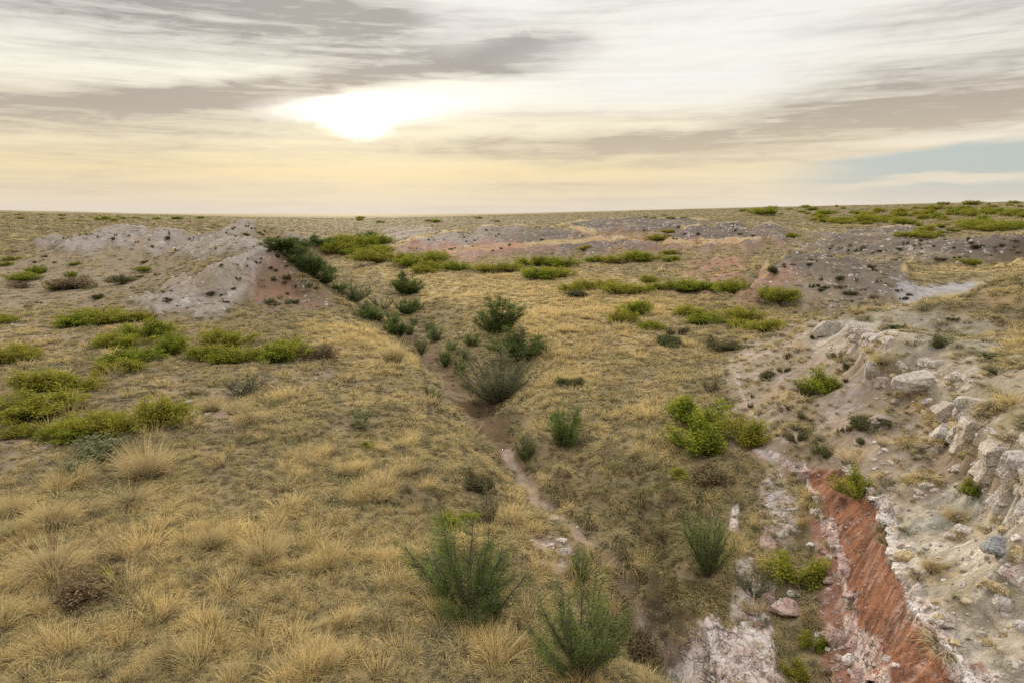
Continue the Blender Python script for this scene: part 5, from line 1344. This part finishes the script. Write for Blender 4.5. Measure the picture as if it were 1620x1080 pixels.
ROCKS = [
 # kind, x, y, width, height, depth/width, sink, tilt, name, label
 ('block', 1464, 616, 80, 44, .8, .22, .05, 'sandstone_block', 'biggest pale block of the ledge, cracked down its middle'),
 ('block', 1388, 594, 48, 28, .8, .25, -.05, 'sandstone_block', 'white-topped block beside the biggest one of the ledge'),
 ('block', 1312, 530, 48, 28, .7, .2, .1, 'sandstone_block', 'weathered pale outcrop past the upper end of the ledge'),
 ('block', 1498, 670, 44, 40, .8, .2, .12, 'sandstone_block', 'broken block below the flat slab of the ledge'),
 ('sand', 1502, 700, 54, 32, .8, .15, .1, 'boulder', 'pointed white-grey boulder fallen just below the ledge'),
 ('sand', 1398, 612, 34, 26, .8, .2, .2, 'boulder', 'broken white lump below the white-topped block'),
 ('sand', 1480, 718, 22, 12, .8, .2, .2, 'small_boulder', 'small bright stone beside the pointed boulder'),
 ('sand', 1355, 706, 18, 12, .8, .2, .2, 'small_boulder', 'small bright stone alone on the brown slope'),
 ('grey', 1580, 882, 52, 34, .9, .15, .1, 'grey_boulder', 'smooth blue-grey boulder below the ledge wall'),
 ('ochre', 1612, 890, 34, 28, .9, .15, .2, 'boulder', 'olive-brown boulder beside the smooth blue-grey one'),
 ('white', 1525, 845, 34, 20, .9, .15, .1, 'white_boulder', 'angular white boulder on the slope under the orange-brown tussock'),
 ('white', 1502, 855, 20, 14, .9, .15, .1, 'white_stone', 'little white stone beside the angular white boulder'),
 ('ochre', 1584, 945, 56, 18, .35, .0, .35, 'yellow_slab', 'long yellowish slab leaning on edge among white boulders'),
 ('white', 1612, 928, 36, 32, .9, .1, .2, 'white_boulder', 'big white boulder by the picture edge above the yellowish slab'),
 ('white', 1592, 912, 24, 20, .9, .1, .2, 'white_boulder', 'middle-sized white boulder behind the yellowish slab'),
 ('sand', 1582, 966, 34, 30, .9, .2, .1, 'boulder', 'dull grey-tan boulder under the yellowish slab'),
 ('ochre', 1532, 956, 18, 12, .8, .2, .1, 'ochre_stone', 'squarish cream stone near the middle of the grey gravel'),
 ('ochre', 1502, 952, 14, 10, .8, .2, .1, 'ochre_stone', 'smaller cream stone near the squarish one'),
 ('white', 1590, 976, 18, 12, .8, .2, .1, 'white_stone', 'jagged white stone beside the dull grey-tan boulder'),
 ('white', 1510, 1040, 18, 10, .8, .1, .3, 'white_stone', 'oblong white stone above the dark red stain'),
 ('sand', 1500, 990, 56, 26, .8, .45, .0, 'boulder', 'half-buried pale hump of rock in the grey gravel'),
 ('white', 1618, 1000, 24, 20, .8, .2, .0, 'white_stone', 'white stone by the picture edge below the dull boulder'),
 ('white', 1612, 1056, 22, 16, .8, .2, .0, 'white_stone', 'white stone near the bottom corner'),
 ('white', 1440, 872, 16, 10, .5, .1, .3, 'white_stone', 'flat white chip standing among ochre stones'),
 ('ochre', 1436, 886, 36, 22, .8, .3, .1, 'ochre_stone', 'orange-lichened rock just above the red face'),
 ('sand', 1418, 900, 34, 26, .8, .2, .1, 'boulder', 'pale boulder at the brow of the red face'),
 ('white', 1470, 895, 20, 14, .8, .2, .1, 'white_stone', 'white stone behind the pale boulder at the brow'),
 ('white', 1465, 775, 26, 16, .8, .3, .1, 'white_stone', 'white angular stone on the slope under the ledge turn'),
 ('white', 1410, 775, 12, 8, .5, .3, .1, 'white_stone', 'small flat white chip near the bush on the brow'),
 ('pink', 1270, 762, 22, 30, .8, .2, .1, 'boulder', 'white rounded boulder at the top end of the red face'),
 ('white', 1287, 812, 14, 12, .8, .2, .1, 'white_stone', 'chalky stone on dry grass before the white vein'),
 ('white', 1282, 868, 16, 12, .8, .2, .1, 'white_stone', 'chalky stone where the red rubble begins'),
 ('pink', 1242, 978, 44, 34, .8, .2, .1, 'boulder', 'large pinkish-grey boulder below the open green bush'),
 ('white', 1255, 948, 24, 16, .8, .2, .1, 'white_boulder', 'white stone set on top of the pinkish-grey boulder heap'),
 ('white', 1238, 956, 16, 14, .8, .2, .1, 'white_stone', 'smaller white stone beside the one on the boulder heap'),
 ('pink', 1318, 1024, 36, 34, .8, .2, .1, 'boulder', 'large greyish boulder amid the red rubble'),
 ('white', 1345, 1052, 24, 20, .8, .2, .1, 'white_boulder', 'white stone in the red rubble below the greyish boulder'),
 ('white', 1348, 1070, 20, 12, .8, .2, .1, 'white_stone', 'white stone just under another in the red rubble'),
 ('white', 1405, 1046, 18, 12, .8, .2, .1, 'white_stone', 'white stone on the foot of the red face'),
 ('white', 1416, 1058, 16, 10, .8, .2, .1, 'white_stone', 'white chip next to the stone on the foot of the red face'),
 ('pink', 1312, 925, 20, 14, .8, .2, .1, 'boulder', 'chunky stone high in the red rubble'),
 ('white', 890, 858, 18, 10, .8, .3, 0, 'white_stone', 'broad white stone in the gravel of the gully'),
 ('white', 890, 872, 14, 9, .8, .3, 0, 'white_stone', 'white stone in front of the broad one in the gully gravel'),
 ('white', 840, 858, 8, 6, .8, .3, 0, 'white_stone', 'small white stone on the edge of the gully gravel'),
 ('white', 880, 828, 8, 5, .8, .3, 0, 'white_stone', 'small white stone on the dirt track above the gravel'),
 ('sand', 294, 640, 18, 9, .8, .3, 0, 'boulder', 'pale stone at the corner of the bare pinkish soil patch'),
 ('sand', 328, 657, 16, 7, .8, .3, 0, 'boulder', 'pale stone in the bare pinkish soil patch'),
 ('white', 18, 808, 16, 9, .8, .3, .2, 'white_stone', 'white stone beside the tussock at the picture edge'),
]
def rock(kind, px, py, w, h, dw, sink, tilt, name, label, group=None, i=0, cat=None):
    p = at(px, py); W, H = px_size(p, w, h)
    g = np.random.default_rng(3000 + i)
    me = RM[kind][i % 4]
    o = bpy.data.objects.new(name, me); COL.objects.link(o)
    dist = math.hypot(p[0], p[1]); sd = (CAM_H - p[2]) / math.hypot(dist, CAM_H - p[2])
    H = max(H - W * dw * sd * .8, W * .30)
    dx, dy = p[0] / dist, p[1] / dist; k = W * dw * .4
    o.location = (p[0] + dx * k, p[1] + dy * k, p[2] + H * (.5 - sink))
    o.scale = (W * .55, W * .55 * dw, H * .58)
    o.rotation_euler = (tilt * g.uniform(-1, 1), tilt, g.uniform(-.35, .35) - math.atan2(p[0], p[1]))
    o['label'] = label; o['category'] = cat or ('slab' if 'slab' in name else 'block' if 'block' in name else 'boulder' if 'boulder' in name else 'stone')
    if group: o['group'] = group
    return o
for i, a in enumerate(ROCKS): rock(*a, i=i)
def many_rocks(kinds, n, poly, wr, name, label, group, seed):
    g = np.random.default_rng(seed); poly = np.array(poly, float); k = 0
    while k < n:
        px = g.uniform(poly[:, 0].min(), poly[:, 0].max()); py = g.uniform(poly[:, 1].min(), poly[:, 1].max()); c = False
        for i in range(len(poly)):
            (ax, ay), (bx, by) = poly[i], poly[(i + 1) % len(poly)]
            if (ay > py) != (by > py) and px < (bx - ax) * (py - ay) / (by - ay) + ax: c = not c
        if not c: continue
        w = wr[0] + (wr[1] - wr[0]) * g.uniform() ** 2.2
        rock(kinds[g.integers(len(kinds))], px, py, w, w * g.uniform(.5, .8), g.uniform(.6, 1), .2, g.uniform(-.3, .3), name, label, group, i=int(g.integers(10000)), cat='stone'); k += 1
many_rocks(['white', 'white', 'sand', 'ochre'], 70, [(1430, 870), (1500, 860), (1640, 900), (1640, 1090), (1560, 1080), (1480, 990)], (5, 16), 'loose_stone', 'small loose stone on the grey gravel slope above the red face', 'stones on the grey gravel slope', 21)
many_rocks(['pink', 'white', 'pink'], 60, [(1285, 820), (1325, 860), (1345, 1000), (1370, 1085), (1300, 1085), (1285, 950)], (5, 18), 'loose_stone', 'small stone in the red rubble below the white vein', 'stones in the red rubble', 22)
many_rocks(['sand', 'white'], 45, [(1380, 600), (1440, 620), (1500, 700), (1540, 760), (1440, 800), (1340, 700)], (5, 16), 'loose_stone', 'small stone on the slope between the ledge and the red face', 'stones under the ledge', 23)
many_rocks(['sand', 'sand', 'white', 'ochre'], 46, [(1345, 545), (1390, 575), (1470, 625), (1520, 680), (1560, 760), (1620, 850), (1620, 900), (1560, 830), (1500, 720), (1450, 660), (1380, 620)], (8, 26), 'ledge_rubble_stone', 'broken rock lying at the foot of the ledge', 'broken rocks at the foot of the ledge', 33)
many_rocks(['white', 'pink'], 30, [(835, 848), (880, 842), (930, 870), (915, 900), (860, 900)], (3, 8), 'loose_stone', 'small pale stone in the gravel patch of the gully', 'stones in the gully gravel', 24)
many_rocks(['white', 'sand', 'sand'], 34, [(425, 392), (445, 400), (480, 440), (526, 484), (515, 488), (470, 446), (432, 408)], (2, 7), 'crest_stone', 'pale rock along the sharp crest of the ridge', 'rocks along the ridge crest', 29)
many_rocks(['white', 'sand'], 30, [(440, 445), (470, 440), (520, 478), (515, 490), (460, 480)], (2, 6), 'loose_stone', 'small pale stone at the end of the pale ridge above the ravine', 'stones at the end of the pale ridge', 25)

many_rocks(['sand', 'white'], 34, [(180, 490), (260, 462), (390, 408), (430, 390), (440, 410), (390, 470), (300, 500)], (2, 5), 'loose_stone', 'small pale stone on the grey spur of the ridge', 'stones on the grey spur', 26)
many_rocks(['white', 'sand'], 30, [(1340, 392), (1500, 388), (1620, 384), (1620, 410), (1400, 410)], (3, 8), 'loose_stone', 'small white stone on the long stony rise', 'stones on the long stony rise', 27)
many_rocks(['sand', 'white'], 20, [(1230, 425), (1260, 402), (1400, 436), (1420, 460), (1300, 470)], (3, 8), 'loose_stone', 'small pale stone on the stony cone', 'stones on the stony cone', 28)
# ---------------------------------------------------------------- the caprock ledge: one long broken layer of sandstone
def build_ledge(top, label, mat, name='rock_ledge', back=.35, lift=.07, hs=1.0, bs=1.0, under=0.0, sink=.38, seed=4, side=-1, depth=18):
    P = np.array([at(*t) for t in top])
    seg = np.hypot(*np.diff(P[:, :2], axis=0).T); s = np.concatenate([[0], np.cumsum(seg)])
    st = .045 * (.5 + .5 * hs) * max(1, math.hypot(*P[0, :2]) / 45); n = int(s[-1] / st); u = np.linspace(0, s[-1], n)
    X = np.interp(u, s, P[:, 0]); Y = np.interp(u, s, P[:, 1])
    wob = fbm(u, u * 0, 1.7 * bs, 3, .6, seed) * .25 * bs
    k = np.ones(9) / 9
    Xs = np.convolve(np.pad(X, 4, 'edge'), k, 'valid'); Ys = np.convolve(np.pad(Y, 4, 'edge'), k, 'valid')
    tx = np.gradient(Xs); ty = np.gradient(Ys); l = np.hypot(tx, ty) + 1e-9; nx, ny = ty / l, -tx / l
    if (nx.mean() > 0) == (side < 0): nx, ny = -nx, -ny
    Xs = Xs + nx * wob; Ys = Ys + ny * wob
    Zt = lift + ground(Xs - nx * back, Ys - ny * back); Zt = np.convolve(np.pad(Zt, 10, 'edge'), np.ones(21) / 21, 'valid')
    g = np.random.default_rng(seed); bl = []; q = 0
    while q < s[-1]: bl.append(q); q += g.uniform(.30, 1.5) * bs
    bi = np.searchsorted(bl, u); off = g.uniform(-.38, .30, len(bl) + 2)[bi] * bs
    dzb = g.uniform(-.10, .07, len(bl) + 2) * bs; dzb[g.uniform(0, 1, len(dzb)) < sink] -= .42 * bs; dz = dzb[bi]
    off = np.convolve(np.pad(off, 2, 'edge'), np.ones(5) / 5, 'valid'); dz = np.convolve(np.pad(dz, 2, 'edge'), np.ones(5) / 5, 'valid')
    near = np.min(np.abs(u[:, None] - np.array(bl)[None]), 1); joint = np.exp(-(near / (.05 * bs)) ** 2)
    prof = [(-1.5, -.12), (-1.0, .0), (-.7, .03), (-.45, .05), (-.25, .06), (-.1, .06), (.0, .03), (.05, -.05), (.06, -.14), (.02, -.22), (.06, -.30), (.10, -.40), (.07, -.52), (-.06, -.60), (-.04, -.70), (.08, -.80), (.12, -.95), (.20, -1.15)][:depth]
    V = []
    for j, (o, h) in enumerate(prof):
        f = 1 if j > 3 else j / 4
        o = o * bs; h = h * hs
        if j > 8: o -= under
        nn = (fbm(u / bs + j * .08, np.full(n, j * .25), .9, 4, .6, 66 + seed) * .16 + fbm(u / bs, np.full(n, j * .31), .22, 3, .6, 67) * .07) * bs
        oo = o + f * (off + nn) - joint * f * (.16 if j > 4 else .02) * bs
        zz = Zt + h + dz * f * (1 if j < 12 else .3) + fbm(Xs + o, Ys, .6, 3, .6, 68) * .06 * bs - joint * .10 * f * bs
        V.append(np.stack([Xs + nx * oo, Ys + ny * oo, zz], 1))
    V = np.stack(V, 1); m = len(prof)
    i = np.arange(n - 1)[:, None] * m + np.arange(m - 1)[None]
    F = np.stack([i, i + 1, i + m + 1, i + m], -1).reshape(-1, 4)
    me = mesh_np(name, V.reshape(-1, 3), F, mat)
    me.polygons.foreach_set("use_smooth", np.ones(len(F), bool))
    try: me.set_sharp_from_angle(angle=R(22))
    except Exception: pass
    o = bpy.data.objects.new(name, me); COL.objects.link(o)
    o['label'] = label; o['category'] = 'ledge'
build_ledge([(1338, 508), (1362, 540), (1388, 562), (1440, 578), (1492, 604), (1520, 640), (1545, 682), (1566, 715), (1590, 748), (1615, 788), (1640, 812), (1700, 850)],
            'long broken ledge of pale jointed sandstone along the top of the brown slope', M_ROCK)
build_ledge([(1335, 745), (1372, 778), (1392, 802), (1400, 850), (1414, 902), (1438, 960), (1464, 1010), (1502, 1062), (1560, 1112)],
            'crumbling whitish crust overhanging the top of the red earth face', M_WHITE, back=.12, lift=.02, hs=.42, bs=.42, under=.16, sink=.2, seed=9)
build_ledge([(1262, 735), (1290, 790), (1312, 832), (1336, 900), (1347, 960), (1352, 1000), (1378, 1092)],
            'narrow white rock vein along the foot of the red earth face', M_PINK, back=.10, lift=.03, hs=.34, bs=.38, under=.06, sink=.5, seed=12)
build_ledge([(1206, 775), (1203, 820), (1200, 862), (1196, 900), (1188, 950), (1178, 1010), (1150, 1080)],
            'low worn step of whitish rock beside the open green bush', M_PINK, back=.10, lift=.02, hs=.30, bs=.4, under=.0, sink=.4, seed=15)
build_ledge([(1176, 985), (1196, 1030), (1212, 1095)], 'worn white rib of rock splitting the pinkish rock sheet', M_WHITE, back=.10, lift=.03, hs=.22, bs=.35, sink=.3, seed=31)
build_ledge([(1112, 990), (1128, 1035), (1150, 1095)], 'low pale rib in the middle of the pinkish rock sheet', M_WHITE, back=.10, lift=.02, hs=.16, bs=.3, sink=.4, seed=32)
build_ledge([(1078, 1028), (1064, 1060), (1050, 1100)], 'outer broken edge of the pinkish rock sheet against the grass', M_PINK, back=.10, lift=.02, hs=.25, bs=.35, sink=.4, seed=33)
build_ledge([(1214, 768), (1240, 764), (1266, 776)], 'uppermost thin step of the bench of pale rock above the green bush', M_ROCK, back=.08, lift=.02, hs=.18, bs=.3, sink=.3, seed=34)
build_ledge([(1208, 800), (1240, 806), (1270, 806)], 'second thin step of the bench of pale rock above the green bush', M_ROCK, back=.08, lift=.02, hs=.2, bs=.3, sink=.3, seed=35)
build_ledge([(1206, 838), (1240, 846), (1268, 842)], 'lowest thin step of the bench of pale rock above the green bush', M_PINK, back=.08, lift=.02, hs=.22, bs=.3, sink=.3, seed=36)

# ---------------------------------------------------------------- gravel: a mass of chips on the bare ground
def build_gravel():
    g = np.random.default_rng(77)
    meshes = [rock_mesh(700 + i, m, .6, 5, .08, 0, 2) for i, m in enumerate((M_ROCK, M_WHITE, M_PINK, M_GREYR))]
    bare = np.clip(vein * 1.5 + lip * 1.2 + pale * .9 + redband * .35 + redlow * .9 + white * .25 + vein * .8 + lip * .8 + path * .3 + gravelp + slope * .25 + lav * .55 + bareL * .15, 0, 1)
    D = lambda r: np.clip(34 * (18 / r) ** 1.45, .02, 40)
    bare = bare + redband * .5
    x, y = scatter_points(lambda x, y, r: D(r) * lookup(bare, x, y) * (.4 + .9 * sstep(fbm(x, y, 1.7, 3, .6, 78), -.2, .5)), 9.5, 240, R(44), lambda rm: float(D(np.array(rm * .9))) * 1.3, g)
    n = len(x); r = np.hypot(x, y)
    lp = lookup(np.maximum(vein, lip * .8), x, y)
    s = (.014 + .048 * g.uniform(0, 1, n) ** 3.2) * np.clip(r / 22, 1, 7) ** .95 * (1 + 1.6 * lp * g.uniform(0, 1, n))
    rd = lookup(redlow + redband + path * .5 + gravelp * .3, x, y)
    u = g.uniform(0, 1, n)
    idx = np.where(u < rd * .7, 2, np.where(u < .45, 1, np.where(u < .93, 0, 3)))
    rot = g.uniform(0, 6.28, (n, 3)); scl = np.stack([s, s * g.uniform(.6, 1, n), s * g.uniform(.4, .8, n)], 1)
    print("gravel", n)
    instancer("gravel", np.stack([x, y, ground(x, y)], 1), meshes, idx, rot, scl, np.zeros(n))
build_gravel()
build_grass()
